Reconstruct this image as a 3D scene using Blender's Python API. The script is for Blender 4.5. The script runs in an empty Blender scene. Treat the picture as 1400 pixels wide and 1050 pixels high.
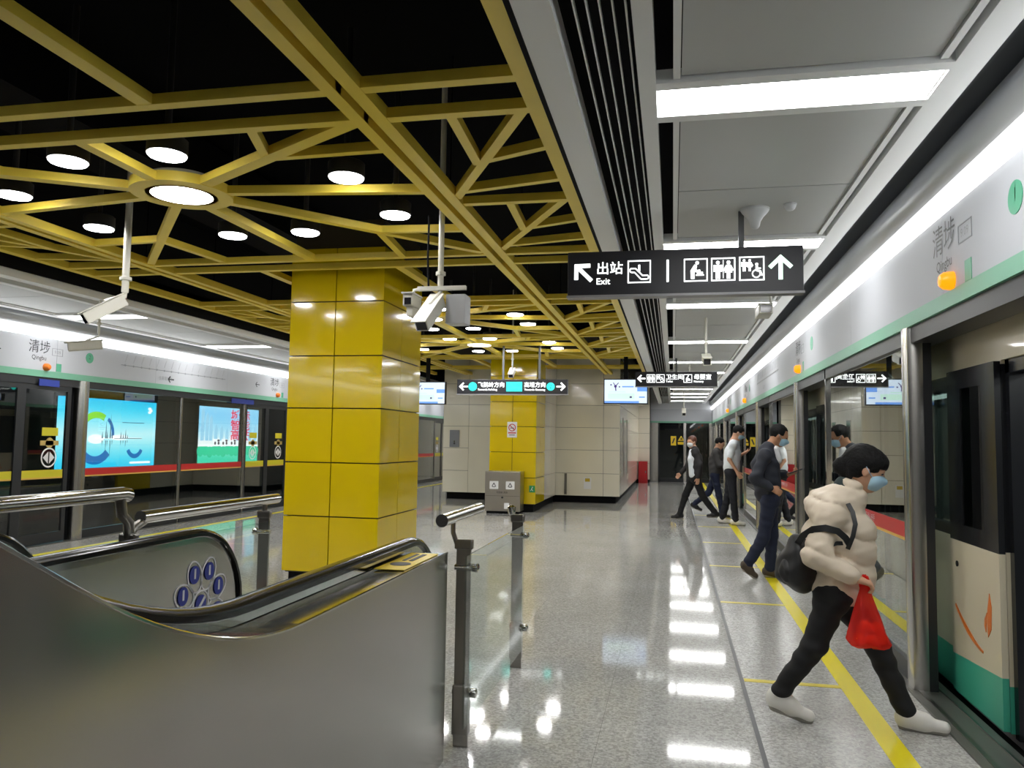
import bpy, bmesh, math, random
import numpy as np
from mathutils import Vector, Matrix

random.seed(7)
SC = bpy.context.scene
COL = SC.collection

# ------------------------------------------------------------------ camera
F_PX, CAM_H = 1071.0, 1.5
YAW, PITCH, ROLL = 0.2032, 0.0718, 0.0155
_fw = Vector((-math.sin(YAW) * math.cos(PITCH), math.cos(YAW) * math.cos(PITCH), math.sin(PITCH)))
_rt = Vector((math.cos(YAW), math.sin(YAW), 0.0))
_up = _rt.cross(_fw)
_rt, _up = _rt * math.cos(ROLL) + _up * math.sin(ROLL), _up * math.cos(ROLL) - _rt * math.sin(ROLL)
cam_d = bpy.data.cameras.new('camera')
cam_d.sensor_fit = 'HORIZONTAL'; cam_d.sensor_width = 36.0
cam_d.lens = F_PX / 1400.0 * 36.0
cam_d.clip_start = 0.05; cam_d.clip_end = 200
cam = bpy.data.objects.new('camera', cam_d); COL.objects.link(cam)
M = Matrix((_rt, _up, -_fw)).transposed().to_4x4()
M.translation = (0, 0, CAM_H)
cam.matrix_world = M
SC.camera = cam

def in_view(p):                                   # does a point fall inside the picture?
    q = Vector(p) - Vector((0, 0, CAM_H)); d = q.dot(_fw)
    return d > 0.05 and abs(q.dot(_rt) / d * F_PX) < 700 and abs(q.dot(_up) / d * F_PX) < 525
# ------------------------------------------------------------------ world, exposure
wd = bpy.data.worlds.new('world'); SC.world = wd; wd.use_nodes = True
wd.node_tree.nodes['Background'].inputs[0].default_value = (0, 0, 0, 1)
wd.node_tree.nodes['Background'].inputs[1].default_value = 0.0    # underground: no sky, only the station's lamps
vs = SC.view_settings
vs.view_transform = 'Standard'; vs.look = 'None'; vs.gamma = 1.0; vs.use_curve_mapping = False
vs.exposure = 1.05
SC.cycles.use_denoising = True
SC.cycles.max_bounces = 10; SC.cycles.diffuse_bounces = 5; SC.cycles.glossy_bounces = 5
SC.cycles.transmission_bounces = 8; SC.cycles.transparent_max_bounces = 12
SC.cycles.sample_clamp_indirect = 6.0
SC.cycles.caustics_reflective = False; SC.cycles.caustics_refractive = False

# lamp outputs (W/m2-like emission strengths of the lamps the station has)
E_PANEL, E_DISC, E_STRIP, E_LAMP = 11.5, 28.0, 2.0, 21.0

# ------------------------------------------------------------------ materials
MATS = {}
def srgb(*c):
    return tuple(((v / 255.0) / 12.92 if v / 255.0 <= 0.04045 else ((v / 255.0 + 0.055) / 1.055) ** 2.4) for v in c)

def mat(name, color=(0.5, 0.5, 0.5), rough=0.5, metal=0.0, emit=None, estr=0.0, noise=None, bump=None,
        coat=0.0, trans=0.0, spec=None, alpha=None, ior=None, aniso=None, roughvar=None):
    if name in MATS: return MATS[name]
    m = bpy.data.materials.new(name); m.use_nodes = True
    nt = m.node_tree; b = nt.nodes['Principled BSDF']
    b.inputs['Base Color'].default_value = (*color, 1); b.inputs['Roughness'].default_value = rough
    b.inputs['Metallic'].default_value = metal
    if spec is not None: b.inputs['Specular IOR Level'].default_value = spec
    if ior is not None: b.inputs['IOR'].default_value = ior
    if coat: b.inputs['Coat Weight'].default_value = coat; b.inputs['Coat Roughness'].default_value = 0.04
    if trans: b.inputs['Transmission Weight'].default_value = trans
    if alpha is not None: b.inputs['Alpha'].default_value = alpha
    if emit is not None:
        b.inputs['Emission Color'].default_value = (*emit, 1); b.inputs['Emission Strength'].default_value = estr
    tc = None
    if noise or bump or roughvar:
        tc = nt.nodes.new('ShaderNodeTexCoord')
    if noise:                                   # (scale, amount, detail[, stretch])
        n = nt.nodes.new('ShaderNodeTexNoise'); n.inputs['Scale'].default_value = noise[0]
        n.inputs['Detail'].default_value = noise[2] if len(noise) > 2 else 4
        src = tc.outputs['Object']
        if len(noise) > 3:
            mp = nt.nodes.new('ShaderNodeMapping'); mp.inputs['Scale'].default_value = noise[3]
            nt.links.new(src, mp.inputs[0]); src = mp.outputs[0]
        nt.links.new(src, n.inputs['Vector'])
        r = nt.nodes.new('ShaderNodeValToRGB'); a = noise[1]
        r.color_ramp.elements[0].position = 0.3; r.color_ramp.elements[1].position = 0.7
        r.color_ramp.elements[0].color = (*[c * (1 - a) for c in color], 1)
        r.color_ramp.elements[1].color = (*[min(1, c * (1 + a)) for c in color], 1)
        nt.links.new(n.outputs['Fac'], r.inputs[0]); nt.links.new(r.outputs[0], b.inputs['Base Color'])
    if roughvar:                                # (scale, lo, hi, stretch)
        n = nt.nodes.new('ShaderNodeTexNoise'); n.inputs['Scale'].default_value = roughvar[0]; n.inputs['Detail'].default_value = 3
        mp = nt.nodes.new('ShaderNodeMapping'); mp.inputs['Scale'].default_value = roughvar[3]
        nt.links.new(tc.outputs['Object'], mp.inputs[0]); nt.links.new(mp.outputs[0], n.inputs['Vector'])
        mr = nt.nodes.new('ShaderNodeMapRange'); mr.inputs[1].default_value = 0.3; mr.inputs[2].default_value = 0.7
        mr.inputs[3].default_value = roughvar[1]; mr.inputs[4].default_value = roughvar[2]
        nt.links.new(n.outputs['Fac'], mr.inputs[0]); nt.links.new(mr.outputs[0], b.inputs['Roughness'])
    if bump:                                    # (scale, strength, distance)
        n = nt.nodes.new('ShaderNodeTexNoise'); n.inputs['Scale'].default_value = bump[0]; n.inputs['Detail'].default_value = 3
        nt.links.new(tc.outputs['Object'], n.inputs['Vector'])
        bp = nt.nodes.new('ShaderNodeBump'); bp.inputs['Strength'].default_value = bump[1]; bp.inputs['Distance'].default_value = bump[2]
        nt.links.new(n.outputs['Fac'], bp.inputs['Height']); nt.links.new(bp.outputs[0], b.inputs['Normal'])
    MATS[name] = m
    return m

def emis(name, color, strength):
    return mat(name, color=tuple(0.35 * c for c in color), rough=0.4, emit=color, estr=strength)

def glass_mat(name, tint=(0.9, 0.93, 0.93), refl=1.0, rough=0.0):
    """thin architectural glass: fresnel mirror over a tinted clear sheet"""
    if name in MATS: return MATS[name]
    m = bpy.data.materials.new(name); m.use_nodes = True; nt = m.node_tree
    nt.nodes.remove(nt.nodes['Principled BSDF'])
    out = nt.nodes['Material Output']
    tr = nt.nodes.new('ShaderNodeBsdfTransparent'); tr.inputs[0].default_value = (*tint, 1)
    gl = nt.nodes.new('ShaderNodeBsdfGlossy'); gl.inputs['Roughness'].default_value = rough; gl.inputs[0].default_value = (0.95, 0.97, 0.96, 1)
    fr = nt.nodes.new('ShaderNodeFresnel'); fr.inputs[0].default_value = 1.5
    mu = nt.nodes.new('ShaderNodeMath'); mu.operation = 'MULTIPLY'; mu.inputs[1].default_value = refl; mu.use_clamp = True
    mx = nt.nodes.new('ShaderNodeMixShader')
    ge = nt.nodes.new('ShaderNodeNewGeometry'); iv = nt.nodes.new('ShaderNodeMath'); iv.operation = 'SUBTRACT'; iv.inputs[0].default_value = 1.0
    m2 = nt.nodes.new('ShaderNodeMath'); m2.operation = 'MULTIPLY'
    nt.links.new(ge.outputs['Backfacing'], iv.inputs[1]); nt.links.new(iv.outputs[0], m2.inputs[1])
    nt.links.new(fr.outputs[0], mu.inputs[0]); nt.links.new(mu.outputs[0], m2.inputs[0]); nt.links.new(m2.outputs[0], mx.inputs[0])
    nt.links.new(tr.outputs[0], mx.inputs[1]); nt.links.new(gl.outputs[0], mx.inputs[2])
    nt.links.new(mx.outputs[0], out.inputs[0])
    MATS[name] = m
    return m

def floor_mat():
    m = bpy.data.materials.new('polished_granite'); m.use_nodes = True; nt = m.node_tree; b = nt.nodes['Principled BSDF']
    tc = nt.nodes.new('ShaderNodeTexCoord')
    v = nt.nodes.new('ShaderNodeTexVoronoi'); v.inputs['Scale'].default_value = 85
    n1 = nt.nodes.new('ShaderNodeTexNoise'); n1.inputs['Scale'].default_value = 34; n1.inputs['Detail'].default_value = 5
    n2 = nt.nodes.new('ShaderNodeTexNoise'); n2.inputs['Scale'].default_value = 1.1; n2.inputs['Detail'].default_value = 3
    for n in (v, n1, n2): nt.links.new(tc.outputs['Object'], n.inputs['Vector'])
    r = nt.nodes.new('ShaderNodeValToRGB'); e = r.color_ramp.elements
    e[0].position = 0.0; e[0].color = (0.24, 0.237, 0.225, 1); e[1].position = 1.0; e[1].color = (0.70, 0.69, 0.66, 1)
    x = e.new(0.4); x.color = (0.42, 0.413, 0.39, 1); x = e.new(0.62); x.color = (0.52, 0.515, 0.49, 1)
    mixf = nt.nodes.new('ShaderNodeMix'); mixf.data_type = 'FLOAT'; mixf.inputs[0].default_value = 0.5
    sep = nt.nodes.new('ShaderNodeSeparateColor'); nt.links.new(v.outputs['Color'], sep.inputs[0])
    nt.links.new(sep.outputs[0], mixf.inputs[2]); nt.links.new(n1.outputs['Fac'], mixf.inputs[3])
    nt.links.new(mixf.outputs[0], r.inputs[0])
    mx = nt.nodes.new('ShaderNodeMix'); mx.data_type = 'RGBA'; mx.blend_type = 'MULTIPLY'; mx.inputs[0].default_value = 0.35
    r2 = nt.nodes.new('ShaderNodeValToRGB'); r2.color_ramp.elements[0].color = (0.75, 0.75, 0.73, 1); r2.color_ramp.elements[0].position = 0.35
    r2.color_ramp.elements[1].color = (1.1, 1.1, 1.1, 1); r2.color_ramp.elements[1].position = 0.65
    nt.links.new(n2.outputs['Fac'], r2.inputs[0])
    nt.links.new(r.outputs[0], mx.inputs[6]); nt.links.new(r2.outputs[0], mx.inputs[7]); nt.links.new(mx.outputs[2], b.inputs['Base Color'])
    mr = nt.nodes.new('ShaderNodeMapRange'); mr.inputs[3].default_value = 0.035; mr.inputs[4].default_value = 0.085
    nt.links.new(n2.outputs['Fac'], mr.inputs[0]); nt.links.new(mr.outputs[0], b.inputs['Roughness'])
    b.inputs['Specular IOR Level'].default_value = 0.42
    MATS['polished_granite'] = m
    return m

YEL = mat('glossy_yellow_panel', srgb(218, 190, 12), 0.10, coat=0.4, noise=(1.3, 0.05, 2), spec=0.5)
LAT = mat('lattice_yellow', srgb(250, 222, 84), 0.38, noise=(2.0, 0.05, 2))
STEEL = mat('brushed_steel', (0.50, 0.485, 0.46), 0.24, 1.0)
STEEL_B = mat('balustrade_steel', (0.47, 0.455, 0.43), 0.2, 1.0, roughvar=(1.2, 0.16, 0.26, (1, 1, 1)))
STEEL_P = mat('polished_steel', (0.62, 0.61, 0.59), 0.12, 1.0)
STEEL_D = mat('dark_steel', (0.20, 0.195, 0.185), 0.3, 1.0)
POST_S = mat('post_steel', (0.30, 0.285, 0.265), 0.28, 1.0)
WHITE = mat('white_enamel', (0.72, 0.73, 0.74), 0.35)
FASCIA = mat('white_fascia', (0.50, 0.515, 0.55), 0.55, spec=0.25)
PANELG = mat('ceiling_panel_grey', (0.5, 0.505, 0.495), 0.4)
RAILW = mat('ceiling_rail_white', (0.86, 0.865, 0.86), 0.4)
GREYD = mat('cove_dark_grey', (0.20, 0.215, 0.24), 0.3, 0.4)
BLACK = mat('matt_black', (0.005, 0.005, 0.006), 0.8, spec=0.15)
PLENUM = mat('plenum_black', (0.0025, 0.0025, 0.003), 0.9, spec=0.05)
RUBBER = mat('black_rubber', (0.006, 0.006, 0.0065), 0.16)
DARKF = mat('dark_frame', (0.03, 0.032, 0.036), 0.35, 0.3)
GREEN_T = mat('green_trim', srgb(116, 176, 148), 0.4)
GREEN_S = mat('green_sticker', srgb(80, 165, 130), 0.4)
TILE = mat('cream_wall_panel', srgb(232, 226, 208), 0.13, coat=0.3, noise=(1.5, 0.03, 2))
YLINE = mat('yellow_floor_line', srgb(240, 222, 20), 0.3)
YTHIN = mat('yellow_queue_line', srgb(222, 205, 60), 0.3)
SIGN = mat('sign_black', (0.014, 0.014, 0.02), 0.35)
SIGNW = emis('sign_white_print', (0.95, 1.0, 0.97), 1.3)
SIGNG = emis('sign_green_print', (0.72, 1.0, 0.82), 1.0)
SIGNC = emis('sign_cyan_print', (0.02, 0.86, 0.72), 1.0)
SIGNK = mat('sign_dark_print', srgb(10, 80, 80), 0.5)
INK = mat('dark_ink', (0.03, 0.03, 0.035), 0.5)
INKG = mat('grey_ink', (0.28, 0.29, 0.31), 0.5)
ORANGE = emis('warning_lamp_orange', (1.0, 0.24, 0.0), 0.85)
ORANGE_OFF = mat('warning_lamp_unlit', srgb(225, 120, 40), 0.4)
E_P = emis('panel_diffuser', (1.0, 1.0, 0.99), E_PANEL)
E_D = emis('downlight_diffuser', (1.0, 0.985, 0.98), E_DISC)
E_B = emis('hub_diffuser', (1.0, 0.985, 0.97), E_LAMP)
E_S = emis('cove_strip', (0.97, 0.99, 1.0), E_STRIP)
GLASS = glass_mat('screen_glass', (0.72, 0.76, 0.75), 2.2)
GLASS_R = glass_mat('railing_glass', (0.90, 0.94, 0.93), 1.1)
GLASS_T = glass_mat('train_glass', (0.25, 0.30, 0.28), 1.6)
REDSTRIP = mat('red_film_strip', srgb(190, 40, 42), 0.35)
YSTRIP = mat('yellow_film_strip', srgb(205, 195, 40), 0.4)
WPRINT = mat('white_print', (0.78, 0.78, 0.78), 0.5)
CAMW = mat('camera_housing_white', srgb(214, 212, 200), 0.4)

# ------------------------------------------------------------------ mesh helpers
class MB:
    def __init__(s): s.v = []; s.f = []; s.sm = False
    def quad(s, a, b, c, d):
        n = len(s.v); s.v += [tuple(a), tuple(b), tuple(c), tuple(d)]; s.f.append((n, n + 1, n + 2, n + 3)); return s
    def hexa(s, p):            # p: 8 points, bottom ring 0-3 (ccw from above), top ring 4-7
        n = len(s.v); s.v += [tuple(q) for q in p]
        for f in ((3, 2, 1, 0), (4, 5, 6, 7), (0, 1, 5, 4), (1, 2, 6, 5), (2, 3, 7, 6), (3, 0, 4, 7)):
            s.f.append(tuple(n + i for i in f))
        return s
    def box(s, x0, x1, y0, y1, z0, z1):
        return s.hexa([(x0, y0, z0), (x1, y0, z0), (x1, y1, z0), (x0, y1, z0), (x0, y0, z1), (x1, y0, z1), (x1, y1, z1), (x0, y1, z1)])
    def beam(s, p, q, w, z0, z1):   # horizontal bar in plan from p to q
        d = Vector((q[0] - p[0], q[1] - p[1])); d.normalize(); nx, ny = -d.y * w / 2, d.x * w / 2
        a, b, c, e = (p[0] - nx, p[1] - ny), (p[0] + nx, p[1] + ny), (q[0] + nx, q[1] + ny), (q[0] - nx, q[1] - ny)
        r = [a, e, c, b]
        return s.hexa([(x, y, z0) for x, y in r] + [(x, y, z1) for x, y in r])
    def tube(s, pts, r, n=12, caps=True):
        pts = [Vector(p) for p in pts]; rs = r if isinstance(r, (list, tuple)) else [r] * len(pts)
        base = len(s.v); up = None
        for i, p in enumerate(pts):
            t = (pts[min(i + 1, len(pts) - 1)] - pts[max(i - 1, 0)]).normalized()
            if up is None:
                up = Vector((0, 0, 1)) if abs(t.z) < 0.9 else Vector((1, 0, 0))
            u = (up - t * up.dot(t)).normalized(); w = t.cross(u); up = u
            for k in range(n):
                a = 2 * math.pi * k / n
                s.v.append(tuple(p + (u * math.cos(a) + w * math.sin(a)) * rs[i]))
        for i in range(len(pts) - 1):
            for k in range(n):
                a = base + i * n + k; b = base + i * n + (k + 1) % n
                s.f.append((a, b, b + n, a + n))
        if caps:
            s.f.append(tuple(base + k for k in range(n))[::-1])
            s.f.append(tuple(base + (len(pts) - 1) * n + k for k in range(n)))
        return s
    def lathe(s, c, prof, n=24, axis='z'):   # prof: (r, h) list
        base = len(s.v)
        for r, h in prof:
            for k in range(n):
                a = 2 * math.pi * k / n; u, w = r * math.cos(a), r * math.sin(a)
                q = {'z': (u, w, h), 'y': (u, h, w), 'x': (h, u, w)}[axis]
                s.v.append((c[0] + q[0], c[1] + q[1], c[2] + q[2]))
        for i in range(len(prof) - 1):
            for k in range(n):
                a = base + i * n + k; b = base + i * n + (k + 1) % n
                s.f.append((a, b, b + n, a + n))
        s.f.append(tuple(base + k for k in range(n))[::-1])
        s.f.append(tuple(base + (len(prof) - 1) * n + k for k in range(n)))
        return s
    def prism(s, poly, a0, a1, axis='x'):    # poly 2D extruded along axis
        n = len(poly); base = len(s.v)
        for a in (a0, a1):
            for u, w in poly:
                s.v.append({'x': (a, u, w), 'y': (u, a, w), 'z': (u, w, a)}[axis])
        s.f.append(tuple(base + i for i in range(n))[::-1]); s.f.append(tuple(base + n + i for i in range(n)))
        for i in range(n):
            j = (i + 1) % n; s.f.append((base + i, base + j, base + n + j, base + n + i))
        return s
    def sweep(s, path, prof, closed_prof=True):  # path of (pos, side, up) frames; prof list of (a,b) in side/up
        base = len(s.v); m = len(prof)
        for pos, sd, up in path:
            for a, b in prof: s.v.append(tuple(Vector(pos) + Vector(sd) * a + Vector(up) * b))
        for i in range(len(path) - 1):
            for k in range(m if closed_prof else m - 1):
                a = base + i * m + k; b = base + i * m + (k + 1) % m
                s.f.append((a, b, b + m, a + m))
        if closed_prof:
            s.f.append(tuple(base + k for k in range(m))[::-1]); s.f.append(tuple(base + (len(path) - 1) * m + k for k in range(m)))
        return s
    def obj(s, name, m, parent=None, smooth=False, bevel=0.0, recalc=True):
        o0 = parent_loc(parent)
        me = bpy.data.meshes.new(name)
        me.from_pydata([(v[0] - o0[0], v[1] - o0[1], v[2] - o0[2]) for v in s.v], [], s.f)
        if recalc or bevel:
            bm = bmesh.new(); bm.from_mesh(me)
            if recalc: bmesh.ops.recalc_face_normals(bm, faces=bm.faces)
            if bevel:
                es = [e for e in bm.edges if len(e.link_faces) == 2 and e.calc_face_angle(0) > 0.6]
                bmesh.ops.bevel(bm, geom=es, offset=bevel, segments=2, affect='EDGES', profile=0.6)
            bm.to_mesh(me); bm.free()
        if smooth:
            me.polygons.foreach_set('use_smooth', [True] * len(me.polygons))
            try: me.set_sharp_from_angle(angle=math.radians(40))
            except Exception: pass
        me.materials.append(m)
        o = bpy.data.objects.new(name, me); COL.objects.link(o)
        if parent is not None: o.parent = parent
        return o

def parent_loc(p):
    v = Vector((0, 0, 0))
    while p is not None:
        v += p.location; p = p.parent
    return v

def tag(o, label=None, cat=None, group=None, kind=None):
    if label: o['label'] = label
    if cat: o['category'] = cat
    if group: o['group'] = group
    if kind: o['kind'] = kind
    return o

def thing(name, label, cat, loc=(0, 0, 0), group=None, kind=None):
    o = bpy.data.objects.new(name, None); COL.objects.link(o); o.location = loc; o.empty_display_size = 0.1
    return tag(o, label, cat, group, kind)

def copy_tree(o, dx, dy, dz=0, parent=None, label=None, group=None):
    c = o.copy(); COL.objects.link(c)
    if parent is not None: c.parent = parent
    else: c.location = (o.location[0] + dx, o.location[1] + dy, o.location[2] + dz)
    if label: c['label'] = label
    if group: c['group'] = group
    for ch in o.children: copy_tree(ch, 0, 0, 0, c)
    return c

# flat print on a plane: origin o, unit axes U (right) and V (up), N outward
class Flat:
    def __init__(s, o, U, V, t=0.002):
        s.o = Vector(o); s.U = Vector(U).normalized(); s.V = Vector(V).normalized(); s.N = s.U.cross(s.V); s.t = t; s.b = MB()
    def P(s, u, v, n=0.0): return tuple(s.o + s.U * u + s.V * v + s.N * n)
    def poly(s, pts):
        n = len(s.b.v); k = len(pts)
        s.b.v += [s.P(u, v, s.t) for u, v in pts] + [s.P(u, v, -0.001) for u, v in pts]
        s.b.f.append(tuple(n + i for i in range(k)))
        for i in range(k):
            j = (i + 1) % k; s.b.f.append((n + i, n + k + i, n + k + j, n + j))
        return s
    def rect(s, u0, u1, v0, v1): return s.poly([(u0, v0), (u1, v0), (u1, v1), (u0, v1)])
    def circ(s, cu, cv, r, n=18, ry=None): return s.poly([(cu + r * math.cos(2 * math.pi * i / n), cv + (ry or r) * math.sin(2 * math.pi * i / n)) for i in range(n)])
    def line(s, u0, v0, u1, v1, w):
        d = Vector((u1 - u0, v1 - v0)).normalized() * (w / 2)
        return s.poly([(u0 + d.y, v0 - d.x), (u1 + d.y, v1 - d.x), (u1 - d.y, v1 + d.x), (u0 - d.y, v0 + d.x)])
    def frame(s, u0, u1, v0, v1, w):
        s.rect(u0, u1, v0, v0 + w); s.rect(u0, u1, v1 - w, v1); s.rect(u0, u0 + w, v0 + w, v1 - w); return s.rect(u1 - w, u1, v0 + w, v1 - w)
    def arc(s, cu, cv, r0, r1, a0, a1, n=20):
        for i in range(n):
            b, c = math.radians(a0 + (a1 - a0) * i / n), math.radians(a0 + (a1 - a0) * (i + 1) / n)
            s.poly([(cu + r0 * math.cos(b), cv + r0 * math.sin(b)), (cu + r1 * math.cos(b), cv + r1 * math.sin(b)),
                    (cu + r1 * math.cos(c), cv + r1 * math.sin(c)), (cu + r0 * math.cos(c), cv + r0 * math.sin(c))])
        return s
    def obj(s, name, m, parent=None): return s.b.obj(name, m, parent)

def text(body, o, U, V, size, m, parent=None, name='lettering', align='LEFT', stretch=1.0, bold=0.0):
    cu = bpy.data.curves.new('txt', 'FONT'); cu.body = body; cu.size = size; cu.align_x = align; cu.align_y = 'CENTER'
    cu.resolution_u = 2; cu.offset = bold
    ob = bpy.data.objects.new('txt', cu); COL.objects.link(ob)
    dg = bpy.context.evaluated_depsgraph_get(); dg.update()
    me = bpy.data.meshes.new_from_object(ob.evaluated_get(dg))
    bpy.data.objects.remove(ob); bpy.data.curves.remove(cu)
    U = Vector(U).normalized(); V = Vector(V).normalized(); N = U.cross(V); o = Vector(o) - parent_loc(parent)
    for v in me.vertices: v.co = o + U * (v.co.x * stretch) + V * v.co.y + N * 0.002
    me.materials.clear(); me.materials.append(m); me.name = name
    r = bpy.data.objects.new(name, me); COL.objects.link(r)
    if parent is not None: r.parent = parent
    return r
# ================================================================== structure
def geo_pos(m):                                   # let a material read world position instead of object space
    nt = m.node_tree; g = nt.nodes.new('ShaderNodeNewGeometry')
    for l in list(nt.links):
        if l.from_node.type == 'TEX_COORD': nt.links.new(g.outputs['Position'], l.to_socket)
    return m
GRAN = geo_pos(floor_mat())
GRAN_R = GRAN.copy(); GRAN_R.name = 'honed_granite'             # duller stone between the joint and the screen doors
for n_ in GRAN_R.node_tree.nodes:
    if n_.type == 'MAP_RANGE': n_.inputs[3].default_value = 0.14; n_.inputs[4].default_value = 0.26
Y0, Y1 = -7.0, 31.0
CX = -3.4                                         # platform centre line
mir = lambda x: 2 * CX - x

# floor: slab with laid granite tiles in the near aisle
fl = MB().box(-8.42, 1.44, Y0, Y1, -0.3, -0.006).obj('floor', mat('joint_grey', (0.10, 0.10, 0.095), 0.5)); tag(fl, kind='structure')
TW = 0.8
xs = [0.43 - TW * k for k in range(3, -1, -1)] + [1.44]
ys = [2.0 + TW * k for k in range(0, 37)]
shared = {}
for i in range(len(xs) - 1):
    for j in range(len(ys) - 1):
        w = round(xs[i + 1] - xs[i], 3)
        if w not in shared:
            o = MB().box(0.0008, w - 0.0008, 0.0008, TW - 0.0008, -0.008, 0.0).obj('floor_tile', GRAN_R if i == len(xs) - 2 else GRAN, fl); shared[w] = o
        else:
            o = shared[w].copy(); COL.objects.link(o)
        yy = ys[j]
        o.location = (xs[i], yy, 0)
MB().box(-8.42, xs[0], Y0, Y1, -0.008, 0).obj('granite_field', GRAN, fl)
MB().box(xs[0], 1.44, Y0, ys[0], -0.008, 0).obj('granite_field', GRAN, fl)
MB().box(0.418, 0.442, 2.2, Y1, -0.004, 0.0015).obj('expansion_joint', mat('joint_metal', (0.06, 0.06, 0.06), 0.35, 0.6), fl)
b = MB().box(1.02, 1.14, 1.5, 30.8, -0.002, 0.0025).obj('trim_1', YLINE); tag(b, kind='structure')
b = MB().box(-7.73, -7.63, -3, 30.8, -0.002, 0.0025).obj('trim_2', YLINE); tag(b, kind='structure')
for k, y in enumerate((1.0, 3.1, 5.31, 7.82, 10.08, 12.4, 14.7, 17.0)):
    o = MB().box(0.445, 1.02, y - 0.03, y + 0.03, -0.002, 0.0022).obj('queue_line', YTHIN, fl)

# black plenum above the lattice
o = MB().box(-6.9, 0.1, Y0, Y1, 4.25, 4.35).obj('ceiling', PLENUM); tag(o, kind='structure')
MB().box(-4.9, -4.2, Y0, 19, 3.75, 4.2).obj('duct', mat('duct_black', (0.004, 0.004, 0.005), 0.8, spec=0.1), o)

ZC = 3.05
LIGHT_Y = [-4.8, -2.0, 0.75, 3.51, 6.2, 8.9, 12.15, 15.2, 17.5, 20.1, 22.8, 25.0, 26.8, 29.3]
def aisle_ceiling(side, name):
    X = (lambda a: a) if side == 'right' else mir
    def B(x0, x1, y0, y1, z0, z1):
        a, c = sorted((X(x0), X(x1))); return MB().box(a, c, y0, y1, z0, z1)
    root = B(-0.60, 1.52, Y0, Y1, 3.30, 3.36).obj(name, BLACK); tag(root, kind='structure')
    B(-0.55, -0.415, Y0, Y1, ZC - 0.05, ZC + 0.06).obj('edge_rail', RAILW, root)
    B(-0.60, -0.58, Y0, Y1, ZC + 0.02, 4.25).obj('upstand', BLACK, root)
    for x in (-0.346, -0.301, -0.256, -0.21, -0.165):
        B(x - 0.003, x + 0.003, Y0, Y1, ZC - 0.02, ZC + 0.006).obj('louvre_fin', RAILW, root)
    B(-0.145, -0.072, Y0, Y1, ZC - 0.03, ZC + 0.08).obj('inner_rail', RAILW, root)
    B(1.10, 1.225, Y0, Y1, ZC - 0.02, ZC + 0.06).obj('outer_rail', RAILW, root)
    poly = [(1.225, ZC + 0.06), (1.27, ZC + 0.12), (1.36, ZC + 0.16), (1.53, ZC + 0.16), (1.53, ZC - 0.12), (1.505, ZC - 0.12), (1.50, ZC + 0.03), (1.46, ZC + 0.10), (1.36, ZC + 0.12), (1.29, ZC + 0.09), (1.25, ZC + 0.04)]
    pm = MB().prism([(X(u), w) for u, w in poly], Y0, Y1, 'y'); pm.obj('cove', GREYD, root, smooth=True)
    # panels between the lights
    for a, c in zip(LIGHT_Y[:-1], LIGHT_Y[1:]):
        a += 0.22; c -= 0.22; n = max(1, round((c - a) / 1.15)); st = (c - a) / n
        for k in range(n):
            y0, y1 = a + k * st + 0.006, a + (k + 1) * st - 0.006
            p = B(0.035, 1.035, y0, y1, ZC, ZC + 0.02).obj('ceiling_panel', PANELG, root)
        B(0.0, 0.03, a, c, ZC - 0.012, ZC + 0.03).obj('panel_edge', RAILW, root)
        B(1.04, 1.07, a, c, ZC - 0.012, ZC + 0.03).obj('panel_edge', RAILW, root)
    return root
ceil_r = aisle_ceiling('right', 'ceiling_right'); ceil_l = aisle_ceiling('left', 'ceiling_left')

def panel_light(side, y):
    X = (lambda a: a) if side == 'right' else mir
    def B(x0, x1, y0, y1, z0, z1):
        a, c = sorted((X(x0), X(x1))); return MB().box(a, c, y0, y1, z0, z1)
    i = LIGHT_Y.index(y) - 3; wh = 'boarding aisle' if side == 'right' else 'advertisement-side aisle'
    nth = ('just before the exit sign', 'just beyond the exit sign', 'second beyond the exit sign', 'third beyond the exit sign', 'fourth beyond the exit sign', 'just beyond the toilet sign', 'second beyond the toilet sign', 'third beyond the toilet sign', 'fourth beyond the toilet sign', 'fifth beyond the toilet sign', 'last before the end wall')
    lab = 'white light panel in the %s ceiling, %s' % (wh, nth[i]) if i >= 0 else 'white light panel in the %s ceiling beside the escalator, %s' % (wh, ('third', 'second', 'first')[i + 3])
    # the aisle rows run on past the frame; those lamps are named as standing outside the picture
    off = '' if any(in_view((X(-0.062 + 1.147 * a / 12), y + dy_, ZC - 0.012)) for a in range(13) for dy_ in (-0.14, 0, 0.14)) else '_offscreen'
    if off: print('OFFSCREEN', side, y)
    t = thing('ceiling_light' + off, lab, 'ceiling light', (X(0.5), y, ZC), 'aisle ceiling light panels, %s' % ('boarding side' if side == 'right' else 'advertisement side'))
    B(-0.072, 1.10, y - 0.21, y - 0.14, ZC - 0.022, ZC + 0.04).obj('frame_bar', RAILW, t)
    B(-0.072, 1.10, y + 0.14, y + 0.21, ZC - 0.022, ZC + 0.04).obj('frame_bar', RAILW, t)
    B(-0.062, 1.085, y - 0.14, y + 0.14, ZC - 0.012, ZC - 0.008).obj('diffuser' + off, E_P, t)
    B(-0.07, 1.095, y - 0.145, y + 0.145, ZC - 0.008, ZC + 0.04).obj('housing', RAILW, t)
for y in LIGHT_Y:
    panel_light('right', y); panel_light('left', y)

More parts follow.
